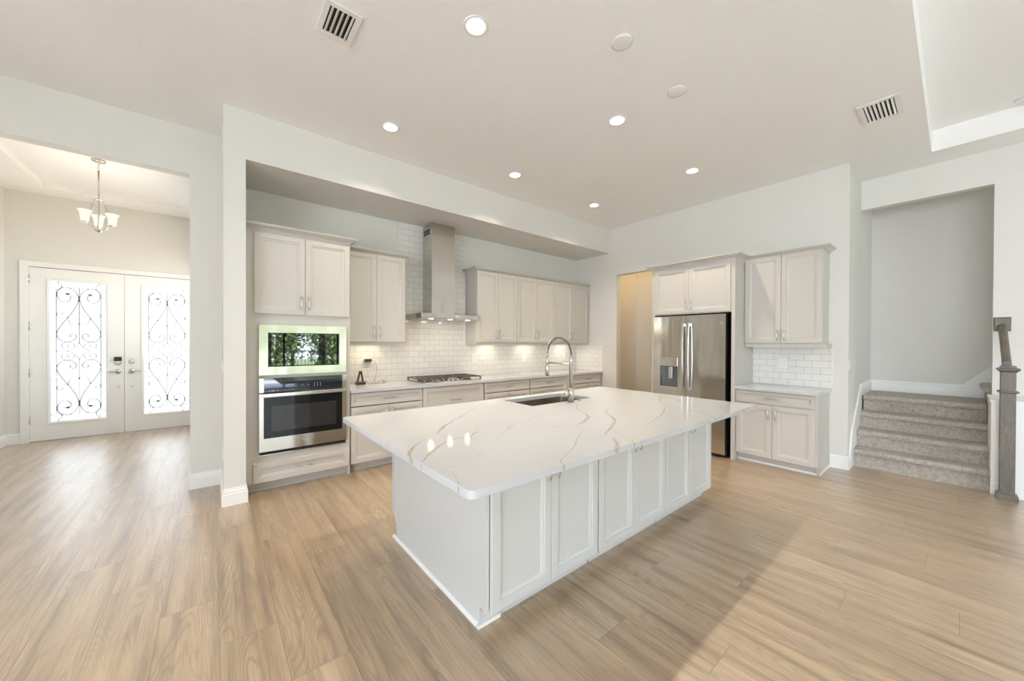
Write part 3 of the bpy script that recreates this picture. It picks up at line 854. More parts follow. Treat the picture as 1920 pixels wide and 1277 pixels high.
# enclosure: origin at world (5.18, 2.945)
fc = thing('refrigerator_cabinet', 'greige surround with two doors above the refrigerator', 'cabinet', (5.18, 2.945, 0), RZ)
link('side_panel', G().box(0.0, 0.045, 0.0, 0.648, 0.0, 2.605), 'cabinet', fc, 0.001)
link('side_panel', G().box(1.10, 1.143, 0.0, 0.648, 0.0, 2.605), 'cabinet', fc, 0.001)
link('carcass', G().box(0.045, 1.10, 0.0, 0.648, 1.905, 2.605), 'cabinet', fc)
door(fc, 0.052, 0.561, 1.918, 2.570, -0.02, 0.528, 2.03)
door(fc, 0.564, 1.092, 1.918, 2.570, -0.02, 0.597, 2.03)
crown(fc, [(0.0, 0.645), (0.0, 0.0), (1.143, 0.0), (1.143, 0.262)], 2.60, 0.05, 1.15)
link('collar_band', G().box(1.1432, 1.147, 0.004, 0.645, 2.555, 2.60), 'cabinet', fc)

rf = thing('refrigerator', 'stainless french-door refrigerator with water dispenser in left door', 'refrigerator', (5.13, 2.885, 0), RZ)
link('body', G().box(0.012, 0.985, 0.075, 0.66, 0.03, 1.872), 'black', rf)
def fdoor(x0, x1, z0, z1, hole=None):
    g = G()
    n = 8
    def yb(x):                        # slight belly across the whole front
        u = (x - 0.49) / 0.49
        return -0.012 * (1 - u * u)
    if not hole:
        X = [x0 + (x1 - x0) * i / n for i in range(n + 1)]
        pts = [(x, yb(x)) for x in X] + [(x1, 0.068), (x0, 0.068)]
        g.rings([[(x, y, z) for x, y in pts] for z in (z0, z1)])
    else:
        h0, h1, k0, k1 = hole
        for a, b, c0, c1 in ((x0, x1, z0, k0), (x0, x1, k1, z1), (x0, h0, k0, k1), (h1, x1, k0, k1)):
            X = [a + (b - a) * i / n for i in range(n + 1)]
            pts = [(x, yb(x)) for x in X] + [(b, 0.068), (a, 0.068)]
            g.rings([[(x, y, z) for x, y in pts] for z in (c0, c1)])
        g.box(h0, h1, 0.055, 0.0675, k0, k1, 1)
    return g
dl = link('door', fdoor(0.0, 0.484, 0.72, 1.883, (0.105, 0.372, 0.85, 1.285)), ['steel', 'dispenser_grey'], rf)
drr = link('door', fdoor(0.489, 0.992, 0.72, 1.883), 'steel', rf)
fz = link('freezer_drawer', fdoor(0.0, 0.992, 0.045, 0.712), 'steel', rf)
def fhandle(x, parent):
    g = G()
    N = 14
    L = []
    for i in range(N + 1):
        t = i / N
        z = 0.84 + (1.775 - 0.84) * t
        out = 0.045 + 0.024 * math.sin(PI * t)
        L.append([(x - 0.017, -out - 0.012, z), (x + 0.017, -out - 0.012, z), (x + 0.017, -out + 0.010, z), (x - 0.017, -out + 0.010, z)])
    g.rings(L)
    g.box(x - 0.014, x + 0.014, -0.05, -0.008, 0.845, 0.885).box(x - 0.014, x + 0.014, -0.05, -0.008, 1.73, 1.77)
    return link('handle', g, 'chrome', parent, 0.003)
fhandle(0.452, dl)
fhandle(0.528, drr)
g = G()
g.tube([(0.05, -0.07, 0.64), (0.94, -0.07, 0.64)], 0.014, 10).box(0.07, 0.09, -0.07, -0.004, 0.632, 0.648).box(0.90, 0.92, -0.07, -0.006, 0.632, 0.648)
link('handle', g, 'chrome', fz)
dp = link('dispenser', G().box(0.1055, 0.3715, -0.016, 0.05, 1.165, 1.2845), 'chrome', dl, 0.002)
link('control_pad', G().box(0.285, 0.365, -0.0175, -0.0162, 1.175, 1.278), 'nickel', dp)
link('paddle', G().box(0.23, 0.285, 0.0, 0.012, 0.985, 1.155), 'chrome', dp, 0.003)
link('drip_tray', G().box(0.1055, 0.3715, -0.014, 0.05, 0.851, 0.872), 'chrome', dp, 0.002)
g = G().lathe([(0.017, 0.0), (0.017, 0.0025), (0.0145, 0.003), (0.014, 0.0015)], (0.945, -0.0015, 1.765), 24, 'y')
g.tube([(0.945 + 0.008 * math.cos(t), -0.0055, 1.765 + 0.008 * math.sin(t)) for t in [0.7 + i * 0.33 for i in range(16)]], 0.0012, 6)
link('badge', g, 'chrome', drr)
link('kick_grille', G().box(0.02, 0.975, 0.06, 0.0745, 0.006, 0.04), 'black', rf)
for x in (0.06, 0.93):
    link('foot', G().lathe([(0.018, 0.0), (0.018, 0.03)], (x, 0.12, 0.0), 12), 'black', rf)
link('hinge_cover', G().box(0.93, 0.985, 0.02, 0.12, 1.8835, 1.893), 'black', rf)

# small counter right of the refrigerator: origin world (5.24, 1.80)
sb = thing('base_cabinet', 'short base cabinet with drawer and two doors between refrigerator and stairs', 'cabinet', (5.24, 1.80, 0), RZ)
g = G().box(0.0, 0.806, 0.0, 0.588, 0.1, 0.914)
link('carcass', g, 'cabinet', sb)
link('end_panel', G().prism([(0.0, 0.1), (-0.0, 0.914), (0.588, 0.914), (0.588, 0.0), (0.045, 0.0), (0.045, 0.1)], 'x', 0.8065, 0.824), 'cabinet', sb)
link('toe_kick', G().box(0.0, 0.806, 0.07, 0.085, 0.0, 0.1), 'cabinet', sb)
link('shoe_moulding', G().box(0.0, 0.83, 0.058, 0.0695, 0.0, 0.022).box(0.8242, 0.834, 0.058, 0.588, 0.0, 0.022), 'trim', sb)
drawer(sb, 0.002, 0.802, 0.757, 0.906, -0.02)
door(sb, 0.002, 0.3925, 0.100, 0.746, -0.02, 0.358, 0.635)
door(sb, 0.3955, 0.802, 0.100, 0.746, -0.02, 0.432, 0.635)
o = tag(link('side_countertop', G().slab([(5.18, 0.955), (5.828, 0.955), (5.828, 1.80), (5.18, 1.80)], [], 0.9145, 0.95), ['quartz', 'vein'], None, 0.003), 'short white quartz countertop right of the refrigerator', 'countertop')

uw = thing('upper_cabinet', 'tall two-door wall cabinet right of the refrigerator', 'cabinet', (5.515, 1.80, 0), RZ)
link('carcass', G().box(0.0, 0.81, 0.0, 0.313, 1.494, 2.62), 'cabinet', uw, 0.001)
link('light_rail', G().box(0.0, 0.845, -0.004, 0.304, 1.448, 1.4938), 'cabinet', uw, 0.002)
door(uw, 0.003, 0.404, 1.503, 2.612, -0.02, 0.368, 1.60)
door(uw, 0.407, 0.806, 1.503, 2.612, -0.02, 0.443, 1.60)
crown(uw, [(0.0, 0.0), (0.81, 0.0), (0.81, 0.31)], 2.605, 0.047)

# ------------------------------------------------------------------ kitchen island
YF = 1.515                                       # face frame plane, doors overlay 20 mm
for i, (x0, x1, d0, dm, d1, lab) in enumerate((
        (1.100, 1.9715, 1.103, 1.535, 1.971, 'pale island cabinet nearest the camera, at the left end'),
        (1.9835, 2.8545, 1.984, 2.414, 2.854, 'middle one of the three pale island cabinets'),
        (2.8625, 3.727, 2.863, 3.289, 3.725, 'pale island cabinet farthest right, facing the stairs'))):
    t = thing('island_cabinet', lab, 'cabinet', (0, YF, 0), 0, 'island cabinets under the overhang')
    g = G().box(x0, x0 + 0.018, 0.04, 0.30, 0.1, 0.914).box(x1 - 0.018, x1, 0.04, 0.30, 0.1, 0.914).box(x0 + 0.018, x1 - 0.018, 0.0, 0.30, 0.1, 0.118)
    g.box(x0 + 0.018, x1 - 0.018, 0.0, 0.018, 0.118, 0.15).box(x0 + 0.018, x1 - 0.018, 0.0, 0.018, 0.87, 0.914).box(x0 + 0.018, x1 - 0.018, 0.285, 0.30, 0.118, 0.914)
    link('carcass', g, 'island', t)
    link('toe_kick', G().box(x0, x1, 0.07, 0.085, 0.0, 0.1), 'island', t)
    door(t, d0, dm - 0.0015, 0.104, 0.906, -0.02, dm - 0.034, 0.775, 'island')
    door(t, dm + 0.0015, d1, 0.104, 0.906, -0.02, dm + 0.034, 0.775, 'island')
ip = thing('island_end_panel', 'plain pale end panel of the island facing the foyer', 'panel', (1.088, 0, 0))
g = G().prism([(1.516, 0.104), (1.516, 0.914), (2.776, 0.914), (2.776, 0.185), (2.755, 0.165), (2.705, 0.165), (2.705, 0.0), (1.585, 0.0), (1.585, 0.104)], 'x', 0.0, 0.0115)
link('panel', g, 'island', ip)
link('edge_strip', G().box(-0.006, -0.0005, 1.518, 1.545, 0.104, 0.914), 'island', ip)
link('edge_strip', G().box(-0.006, -0.0005, 2.757, 2.776, 0.19, 0.914), 'island', ip)
link('shoe_moulding', G().prism([(-0.018, 0.0), (-0.0005, 0.0), (-0.0005, 0.022), (-0.006, 0.022), (-0.018, 0.012)], 'y', 1.59, 2.74), 'trim', ip)
link('shoe_moulding', G().box(-0.018, 0.13, 1.570, 1.584, 0.0, 0.02), 'trim', ip)
ib = thing('island_sink_cabinet', 'pale sink side of the island, facing the back counter', 'cabinet', (0, 1.82, 0))
g = G().box(1.100, 1.118, 0.0, 0.935, 0.1, 0.914).box(3.709, 3.727, 0.0, 0.935, 0.1, 0.914).box(1.118, 3.709, 0.0, 0.935, 0.1, 0.118).box(1.118, 3.709, 0.917, 0.935, 0.118, 0.914)
link('carcass', g, 'island', ib)
link('toe_kick', G().box(1.100, 3.727, 0.85, 0.865, 0.0, 0.1).box(3.70, 3.715, 0.0, 0.85, 0.0, 0.1), 'island', ib)
for i in range(6):
    a = 1.103 + i * 0.4372
    d = link('door', G().rings([[(x, 0.9355, z) for x, z in ((a, 0.104), (a + 0.433, 0.104), (a + 0.433, 0.906), (a, 0.906))], [(x, 0.955, z) for x, z in ((a, 0.104), (a + 0.433, 0.104), (a + 0.433, 0.906), (a, 0.906))]]), 'island', ib)

VEINS = [[(1.036, 1.97, 0.0055), (1.081, 2.019, 0.019), (1.138, 2.079, 0.0335), (1.193, 2.14, 0.0224), (1.255, 2.179, 0.0188), (1.305, 2.234, 0.0107), (1.461, 2.346, 0.0138), (1.583, 2.456, 0.0085), (1.757, 2.588, 0.0052)],
 [(1.04, 1.978, 0.0028), (1.055, 1.892, 0.0027), (1.077, 1.829, 0.0026)],
 [(0.735, 1.536, 0.0035), (0.783, 1.594, 0.0103), (0.827, 1.64, 0.0198), (0.894, 1.7, 0.0176), (0.962, 1.757, 0.0166), (1.027, 1.795, 0.0155), (1.089, 1.799, 0.0122), (1.162, 1.801, 0.0107), (1.21, 1.831, 0.0182), (1.273, 1.874, 0.0075)],
 [(1.157, 1.794, 0.0071), (1.151, 1.736, 0.0069), (1.154, 1.693, 0.0026)],
 [(0.733, 1.633, 0.0133), (0.747, 1.704, 0.0247), (0.785, 1.761, 0.0224), (0.814, 1.799, 0.0115), (0.857, 1.841, 0.0084), (0.899, 1.881, 0.0043), (0.944, 1.915, 0.0027)],
 [(0.766, 1.404, 0.002), (0.81, 1.41, 0.0041), (0.846, 1.417, 0.0021), (0.888, 1.424, 0.0021), (0.937, 1.442, 0.0029), (0.984, 1.463, 0.0037), (1.044, 1.491, 0.0053)],
 [(0.79, 1.376, 0.0026), (0.772, 1.311, 0.0025), (0.749, 1.248, 0.0042), (0.735, 1.21, 0.0058)],
 [(1.281, 1.688, 0.0053), (1.396, 1.757, 0.0037), (1.507, 1.847, 0.0089), (1.578, 1.878, 0.0061), (1.678, 1.915, 0.0032), (1.858, 1.977, 0.0056), (2.034, 2.07, 0.0036), (2.173, 2.156, 0.0038)],
 [(0.741, 1.948, 0.0017), (0.818, 2.009, 0.0018), (0.864, 2.021, 0.0018)],
 [(1.687, 1.684, 0.0077), (1.783, 1.635, 0.0052), (1.861, 1.612, 0.0053), (1.947, 1.619, 0.0136), (2.043, 1.665, 0.0254), (2.143, 1.719, 0.0235), (2.228, 1.809, 0.0138), (2.283, 1.907, 0.0111), (2.336, 1.992, 0.0082), (2.444, 2.089, 0.0069)],
 [(2.288, 1.919, 0.0064), (2.367, 1.899, 0.0049)],
 [(2.533, 1.837, 0.0101), (2.384, 1.733, 0.0142), (2.301, 1.628, 0.0241), (2.201, 1.528, 0.0287), (2.055, 1.447, 0.0242), (1.93, 1.387, 0.0204), (1.842, 1.345, 0.0122), (1.816, 1.311, 0.006)],
 [(2.516, 1.824, 0.005), (2.604, 1.843, 0.0068)],
 [(1.754, 1.453, 0.0061), (1.653, 1.397, 0.0058), (1.479, 1.28, 0.0063), (1.39, 1.232, 0.004), (1.338, 1.211, 0.0058), (1.273, 1.175, 0.0065), (1.242, 1.156, 0.0082), (1.23, 1.13, 0.008)],
 [(3.017, 1.591, 0.011), (2.714, 1.449, 0.0132), (2.52, 1.386, 0.0077), (2.371, 1.343, 0.0088), (2.192, 1.31, 0.0041)],
 [(3.693, 1.982, 0.009), (3.292, 1.788, 0.014), (3.133, 1.646, 0.0114), (3.069, 1.505, 0.0091), (2.982, 1.316, 0.0105), (2.924, 1.223, 0.0085), (2.874, 1.13, 0.0099)],
 [(3.437, 1.852, 0.0084), (3.564, 1.841, 0.0107), (3.508, 1.736, 0.0105), (3.333, 1.623, 0.0119)],
 [(1.917, 1.323, 0.0075), (1.884, 1.248, 0.006), (1.88, 1.195, 0.006), (1.872, 1.146, 0.0071)],
 [(1.789, 1.254, 0.0105), (1.721, 1.187, 0.0246), (1.657, 1.137, 0.0301), (1.635, 1.129, 0.0311)],
 [(3.52, 1.849, 0.0064), (3.429, 1.625, 0.0081), (3.328, 1.443, 0.0078), (3.384, 1.303, 0.0058), (3.483, 1.244, 0.004)],
 [(2.437, 2.094, 0.0034), (2.655, 2.071, 0.0054), (2.917, 2.048, 0.0057), (3.174, 2.02, 0.006), (3.181, 1.991, 0.01)],
 [(1.836, 1.167, 0.007), (1.794, 1.13, 0.0091)]]
IX0, IX1, IY0, IY1, IZ = 0.730, 3.765, 1.125, 2.835, 0.95
SKX0, SKX1, SKY0, SKY1 = 2.135, 2.93, 2.315, 2.72
def island_top():
    g = G()
    g.slab(rrect(IX0, IX1, IY0, IY1, 0.035, 8), [rrect(SKX0, SKX1, SKY0, SKY1, 0.02, 5)], 0.917, IZ)
    return g
it = link('island_countertop', island_top(), 'quartz', None, 0.003, 3)
tag(it, 'large white quartz island countertop with grey-gold veins', 'countertop')
# the veins of the slab: irregular ribbons inlaid flush in its top, one pattern
rv = random.Random(3)
g = G()
for V in VEINS:
    pts = smooth_path([(x, y, w) for x, y, w in V], 7)
    Lp, Rp = [], []
    for i, p in enumerate(pts):
        q = pts[min(len(pts) - 1, i + 1)] - pts[max(0, i - 1)]
        d = Vector((q.x, q.y)).normalized()
        nn = Vector((-d.y, d.x))
        w = max(0.0012, p.z * 0.6)
        a, b = w * rv.uniform(0.35, 1.0), w * rv.uniform(0.35, 1.0)
        if i in (0, len(pts) - 1):
            a = b = 0.0003
        j = nn * rv.uniform(-0.25, 0.25) * w
        c = Vector((p.x, p.y)) + j
        Lp.append(c + nn * a)
        Rp.append(c - nn * b)
    g.rings([[(l.x, l.y, IZ + 0.00025), (r.x, r.y, IZ + 0.00025)] for l, r in zip(Lp, Rp)], closed=False)
# where veins meet the slab edges they run down the edge
for x, w in ((1.23, 0.008), (1.872, 0.006), (1.80, 0.006), (1.635, 0.02), (2.874, 0.012), (3.45, 0.010)):
    g.rings([[(x - w, IY0 - 0.0003, IZ - 0.004), (x + w, IY0 - 0.0003, IZ - 0.004)], [(x - w * 0.6 + 0.004, IY0 - 0.0003, 0.92), (x + w * 0.7 + 0.004, IY0 - 0.0003, 0.92)]], closed=False)
for y, w in ((1.21, 0.009), (1.53, 0.006), (1.632, 0.012), (1.655, 0.008), (1.95, 0.006)):
    g.rings([[(IX0 - 0.0003, y - w, IZ - 0.004), (IX0 - 0.0003, y + w, IZ - 0.004)], [(IX0 - 0.0003, y - w * 0.5 - 0.004, 0.92), (IX0 - 0.0003, y + w * 0.6 - 0.004, 0.92)]], closed=False)
link('vein_pattern', g, 'vein', it, normals=False)

# sink
sk = thing('kitchen_sink', 'undermount stainless sink set in the island countertop', 'sink', (2.5325, 2.5175, 0.95))
L = []
for i, z in ((-0.012, -0.0335), (0.002, -0.0335), (0.004, -0.10), (0.012, -0.235), (0.05, -0.245)):
    L.append([(x, y, z) for x, y in rrect(-0.3975 + i, 0.3975 - i, -0.2025 + i, 0.2025 - i, 0.025, 5)])
link('bowl', G().rings(L, cap0=False), 'steel', sk)
link('drain', G().lathe([(0.045, -0.2445), (0.04, -0.242), (0.03, -0.2435)], (0.0, 0.03, 0), 24), 'chrome', sk)

# faucet
fa = thing('kitchen_faucet', 'brushed nickel spring pull-down faucet behind the island sink', 'faucet', (2.568, 2.262, 0.95))
link('base', G().lathe([(0.031, 0.0), (0.031, 0.125), (0.028, 0.127)], (0, 0, 0), 28), 'nickel', fa)
link('column', G().lathe([(0.017, 0.126), (0.017, 0.36), (0.0175, 0.361), (0.0175, 0.43), (0.012, 0.432)], (0, 0, 0), 24), 'nickel', fa)
# the spring arch reaches over the bowl
AX, AY = -0.02, 0.29
def arch(t):
    a = PI * t
    k = (1 - math.cos(a)) / 2
    return Vector((AX * k, AY * k, 0.43 + 0.165 * math.sin(a)))
core = [arch(i / 40) for i in range(41)]
link('hose', G().tube(core, 0.0075, 10), 'black', fa)
turns = 27
coil = []
for i in range(turns * 14 + 1):
    t = i / (turns * 14)
    p = arch(t)
    tg = (arch(min(1, t + 0.01)) - arch(max(0, t - 0.01))).normalized()
    sd = Vector((tg.y, -tg.x, 0)) if abs(tg.x) + abs(tg.y) > 1e-3 else Vector((1, 0, 0))
    sd = Vector((AY, -AX, 0)).normalized()
    nn = sd.cross(tg)
    a = 2 * PI * turns * t
    coil.append(p + (sd * math.cos(a) + nn * math.sin(a)) * 0.0145)
link('spring', G().tube(coil, 0.0021, 6), 'nickel', fa)
ex, ey = AX, AY
link('spray_head', G().lathe([(0.011, 0.44), (0.017, 0.438), (0.017, 0.425), (0.0105, 0.42), (0.0105, 0.335), (0.021, 0.325), (0.022, 0.30), (0.021, 0.225), (0.017, 0.222)], (ex, ey, 0), 24), 'nickel', fa)
link('support_arm', G().tube([(0, 0, 0.352), (ex, ey, 0.352)], 0.0075, 10).lathe([(0.019, 0.34), (0.019, 0.364)], (ex, ey, 0), 20), 'nickel', fa)
lv = link('lever', G().tube([(-0.025, 0.0, 0.075), (-0.085, 0.0, 0.075)], 0.020, 16), 'nickel', fa)
link('lever_pin', G().tube([(-0.075, 0, 0.09), (-0.078, 0, 0.14), (-0.086, 0.0, 0.205)], [0.005, 0.0045, 0.003], 8), 'nickel', lv)
bt = thing('sink_button', 'small round brushed button beside the island faucet', 'button', (2.667, 2.253, 0.95))
link('flange', G().lathe([(0.022, 0.0), (0.022, 0.003), (0.019, 0.005), (0.014, 0.005)], (0, 0, 0), 24), 'nickel', bt)
link('plunger', G().lathe([(0.012, 0.004), (0.012, 0.008), (0.010, 0.009)], (0, 0, 0), 20), 'nickel', bt)

# ------------------------------------------------------------------ ceiling fixtures
LAB = ['recessed ceiling light nearest the camera, beside the large vent', 'recessed ceiling light above the oven tower corner', 'recessed ceiling light nearest the round blank covers',
       'recessed ceiling light in front of the range hood', 'recessed ceiling light in front of the refrigerator', 'recessed ceiling light near the far ceiling corner']
for (x, y), lab in zip(LIGHTS, LAB):
    t = thing('recessed_light', lab, 'ceiling light', (x, y, H), 0, 'recessed lights over the kitchen')
    link('trim_ring', G().lathe([(0.062, 0.001), (0.062, -0.001), (0.080, -0.006), (0.086, -0.002), (0.086, 0.0)], (0, 0, 0), 36, caps=(False, False)), 'white_plastic', t)
    link('reflector', G().lathe([(0.0622, 0.0), (0.0515, 0.068), (0.049, 0.070)], (0, 0, 0), 36, caps=(False, False)), 'lamp_cone', t)
    link('lens', G().lathe([(0.0495, 0.0692), (0.049, 0.068)], (0, 0, 0), 36), 'lamp', t)
    link('housing', G().lathe([(0.064, 0.0005), (0.064, 0.09)], (0, 0, 0), 24, caps=(False, True)), 'nickel', t)
def register(label, loc, w, h, n, rz, border):
    t = thing('air_vent', label, 'vent', loc, rz, 'ceiling air vents')
    g = G()
    a, b = w / 2, h / 2
    for q in ((-a, a, -b, -b + border), (-a, a, b - border, b), (-a, -a + border, -b + border, b - border), (a - border, a, -b + border, b - border)):
        g.box(q[0], q[1], q[2], q[3], -0.012, -0.002)
    link('frame', g, 'white_plastic', t, 0.002)
    link('duct_shade', G().box(-a + border, a - border, -b + border, b - border, -0.004, -0.0015), 'gap_shade', t)  # flat dark plate in place of the shaded duct behind the slats
    for i in range(n):
        y = -b + border + (h - 2 * border) * (i + 0.5) / n
        d = (h - 2 * border) / n * 0.30
        link('slat', G().rings([[(x, y - d, -0.005), (x, y + d * 0.6, -0.016), (x, y + d * 0.6 + 0.002, -0.0145), (x, y - d + 0.002, -0.0042)] for x in (-a + border, a - border)]), 'white_plastic', t)
register('square white ceiling vent at the upper left of the photo', (0.66, 2.645, H), 0.30, 0.225, 5, PI / 2, 0.035)
register('long white ceiling vent above the stairs side', (4.725, 0.455, H), 0.42, 0.275, 7, 0, 0.04)
for (x, y, lab) in ((2.256, 1.527, 'round white blank ceiling cover nearer the camera'), (3.055, 1.523, 'round white blank ceiling cover closer to the refrigerator')):
    t = tag(link('ceiling_cover', G().lathe([(0.076, -0.001), (0.074, -0.006), (0.060, -0.010), (0.001, -0.012)], (0, 0, 0), 36), 'white_plastic', None, at=(x, y, H)), lab, 'ceiling cover', 'blank ceiling covers')
t = thing('smoke_detector', 'white smoke detector on the tray ceiling at right edge', 'smoke detector', (6.037 + 0.03, -0.42, TZ))
link('housing', G().lathe([(0.07, -0.001), (0.07, -0.012), (0.062, -0.028), (0.045, -0.036), (0.02, -0.037)], (0, 0, 0), 32), 'white_plastic', t)
link('base', G().lathe([(0.078, -0.0005), (0.078, -0.008)], (0, 0, 0), 32), 'white_plastic', t)

t = thing('fill_light', 'unseen fill lamp added inside the pantry passage', 'ceiling light', (6.45, 3.2, H))  # unseen lamp added to keep the pantry passage from going black
link('fill_glow', G().lathe([(0.15, -0.002), (0.15, -0.03), (0.12, -0.06), (0.05, -0.075)], (0, 0, 0), 28), 'pantry_fill', t)
t = thing('fill_light', 'unseen fill lamp added high above the stair landing', 'ceiling light', (7.15, -0.3, 5.5))  # unseen lamp added to brighten the stairwell
link('fill_glow', G().lathe([(0.2, -0.002), (0.2, -0.03), (0.16, -0.07), (0.05, -0.09)], (0, 0, 0), 28), 'stair_fill', t)

# ------------------------------------------------------------------ chandelier in the foyer
CZ = 3.748
cd = thing('chandelier', 'small three-shade nickel chandelier hanging in the foyer', 'chandelier', (-1.089, 6.8, CZ))
link('canopy', G().lathe([(0.065, -0.0005), (0.06, -0.02), (0.015, -0.028)], (0, 0, 0), 28), 'nickel', cd)
g = G()
for i in range(3):
    zz = -0.045 - 0.034 * i
    L = [(0.009 * math.cos(q), 0.0, zz + 0.02 * math.sin(q)) if i % 2 == 0 else (0.0, 0.009 * math.cos(q), zz + 0.02 * math.sin(q)) for q in [2 * PI * k / 16 for k in range(16)]]
    g.tube(L, 0.0028, 6, closed=True)
link('chain', g, 'nickel', cd)
link('stem', G().lathe([(0.0085, -0.132), (0.0085, -0.865)], (0, 0, 0), 14), 'nickel', cd)
link('top_ring', G().lathe([(0.02, -0.482), (0.04, -0.488), (0.04, -0.498), (0.02, -0.506)], (0, 0, 0), 28), 'nickel', cd)
link('bottom_bowl', G().lathe([(0.04, -0.868), (0.036, -0.882), (0.018, -0.894), (0.005, -0.905)], (0, 0, 0), 28), 'nickel', cd)
for k in range(3):
    an = math.radians(100 + 120 * k + 60)
    P = [(r * math.cos(an), r * math.sin(an), z) for r, z in ((0.036, -0.495), (0.062, -0.56), (0.079, -0.65), (0.078, -0.74), (0.06, -0.82), (0.036, -0.87))]
    link('strap', G().tube(smooth_path(P, 5), 0.004, 8), 'nickel', cd)
for k in range(3):
    an = math.radians(100 + 120 * k)
    ux, uy = math.cos(an), math.sin(an)
    P = [(r * ux, r * uy, z) for r, z in ((0.03, -0.878), (0.065, -0.865), (0.095, -0.825), (0.13, -0.81))]
    am = link('arm', G().tube(smooth_path(P, 5), 0.0045, 8).lathe([(0.03, -0.812), (0.032, -0.803), (0.025, -0.80)], (0.13 * ux, 0.13 * uy, 0), 20), 'nickel', cd)
    link('shade', G().lathe([(0.034, -0.799), (0.038, -0.77), (0.041, -0.73), (0.048, -0.69), (0.064, -0.662), (0.062, -0.662), (0.046, -0.69), (0.039, -0.73), (0.03, -0.795)], (0.13 * ux, 0.13 * uy, 0), 28, caps=(True, False)), 'shade', am)
    link('bulb', G().lathe([(0.006, -0.79), (0.019, -0.765), (0.022, -0.735), (0.015, -0.712), (0.002, -0.706)], (0.13 * ux, 0.13 * uy, 0), 16), 'led', am)

# ------------------------------------------------------------------ double front doors
YD = 8.60
def scroll_paths():
    px = lambda P: [((x - 588) / 393.0, (1113 - y) / 988.0) for x, y in P]
    return [px(P) for P in (
        [(440, 300), (465, 320), (470, 345), (455, 378), (420, 402), (370, 408), (315, 385), (282, 330), (287, 270), (330, 222), (400, 203), (470, 215), (530, 255), (570, 310), (581, 360), (562, 430), (520, 510), (430, 630),
         (350, 725), (292, 810), (273, 870), (290, 925), (340, 965), (410, 985), (480, 972), (530, 937), (546, 902), (530, 875), (490, 866), (456, 885), (462, 908), (480, 905)],
        [(347, 598), (352, 572), (322, 556), (287, 570), (275, 598), (300, 623), (360, 635), (430, 630)],
        [(430, 632), (440, 680), (470, 725), (520, 748), (560, 740), (586, 718), (560, 703), (510, 702)],
        [(588, 985), (570, 1020), (530, 1055), (480, 1090), (430, 1113)],
        [(525, 1052), (500, 1005), (450, 985), (390, 985), (350, 1010), (343, 1045), (370, 1070), (410, 1068), (437, 1045), (418, 1022), (388, 1032)],
        [(262, 152), (285, 168), (302, 158), (290, 128), (325, 145), (345, 185), (320, 225), (270, 243), (215, 232), (190, 212), (222, 207), (248, 222)],
        [(270, 243), (270, 700), (270, 1113)], [(185, 1113), (430, 1113)], [(588, 205), (588, 985)], [(345, 205), (588, 207)], [(185, 700), (270, 700)])]
def front_door(name, x0, x1, hinge_left, label, panel_gx):
    t = thing(name, label, 'door', (0, YD, 0))
    t['kind'] = 'structure'
    gx0, gx1, gz0, gz1 = panel_gx
    g = G()
    for q in ((x0, gx0, 0.012, 2.575), (gx1, x1, 0.012, 2.575), (gx0, gx1, 0.012, gz0), (gx0, gx1, gz1, 2.575)):
        g.box(q[0], q[1], 0.0, 0.045, q[2], q[3])
    link('slab', g, 'trim', t)
    fw = 0.038
    L = []
    for i, y in ((-fw, 0.0), (-fw + 0.006, -0.012), (-0.012, -0.010), (-0.002, 0.012)):
        L.append([(gx0 + i, y, gz0 + i), (gx1 - i, y, gz0 + i), (gx1 - i, y, gz1 - i), (gx0 + i, y, gz1 - i)])
    link('glass_frame', G().rings(L, cap0=False, cap1=False), 'trim', t)
    link('glass', G().box(gx0, gx1, 0.016, 0.022, gz0, gz1), 'frosted', t)
    cx, cz, hx, hz = (gx0 + gx1) / 2, (gz0 + gz1) / 2, (gx1 - gx0) / 2, (gz1 - gz0) / 2
    g = G()
    for P in scroll_paths():
        for sx in (1, -1):
            for sz in (1, -1):
                if (sx == -1 and all(abs(p[0]) < 1e-3 for p in P)) or (sz == -1 and all(abs(p[1]) < 1e-3 for p in P)):
                    continue
                pts = [(cx + p[0] * hx * sx, 0.0115, cz + p[1] * hz * sz) for p in P]
                g.tube(smooth_path(pts, 4) if len(pts) > 3 else pts, 0.0054 if len(pts) > 12 else 0.0044, 6)
    for sx in (1, -1):                                   # leaf tips and centre ties
        for sz in (1, -1):
            bx, bz = cx - sx * hx * 0.41, cz + sz * hz * 0.822
            g.rings([[(bx + a, 0.0115, bz + b) for a, b in ((-0.045 * sx, 0.004), (0.0, 0.022), (0.028 * sx, 0.02), (0.012 * sx, -0.002), (0.004 * sx, -0.016), (-0.012 * sx, -0.004))],
                     [(bx + a, 0.0085, bz + b) for a, b in ((-0.045 * sx, 0.004), (0.0, 0.022), (0.028 * sx, 0.02), (0.012 * sx, -0.002), (0.004 * sx, -0.016), (-0.012 * sx, -0.004))]])
    for sz in (1, -1):
        g.box(cx - 0.010, cx + 0.010, 0.006, 0.014, cz + sz * hz * 0.765 - 0.022, cz + sz * hz * 0.765 + 0.022)
    link('scroll_grille', g, 'wrought', t)
    hxp = x0 - 0.004 if hinge_left else x1 + 0.004
    for z in (0.33, 1.022, 1.707, 2.40):
        link('hinge', G().tube([(hxp, -0.008, z - 0.06), (hxp, -0.008, z + 0.06)], 0.009, 10), 'nickel', t)
    return t
d1 = front_door('door_1', -2.060, -1.1025, True, 'left white front door with smart lock and scrolled glass', (-1.864, -1.305, 0.284, 2.392))
d2 = front_door('door_2', -1.0985, -0.142, False, 'right white front door with scrolled glass, partly behind the wall', (-0.874, -0.312, 0.284, 2.392))
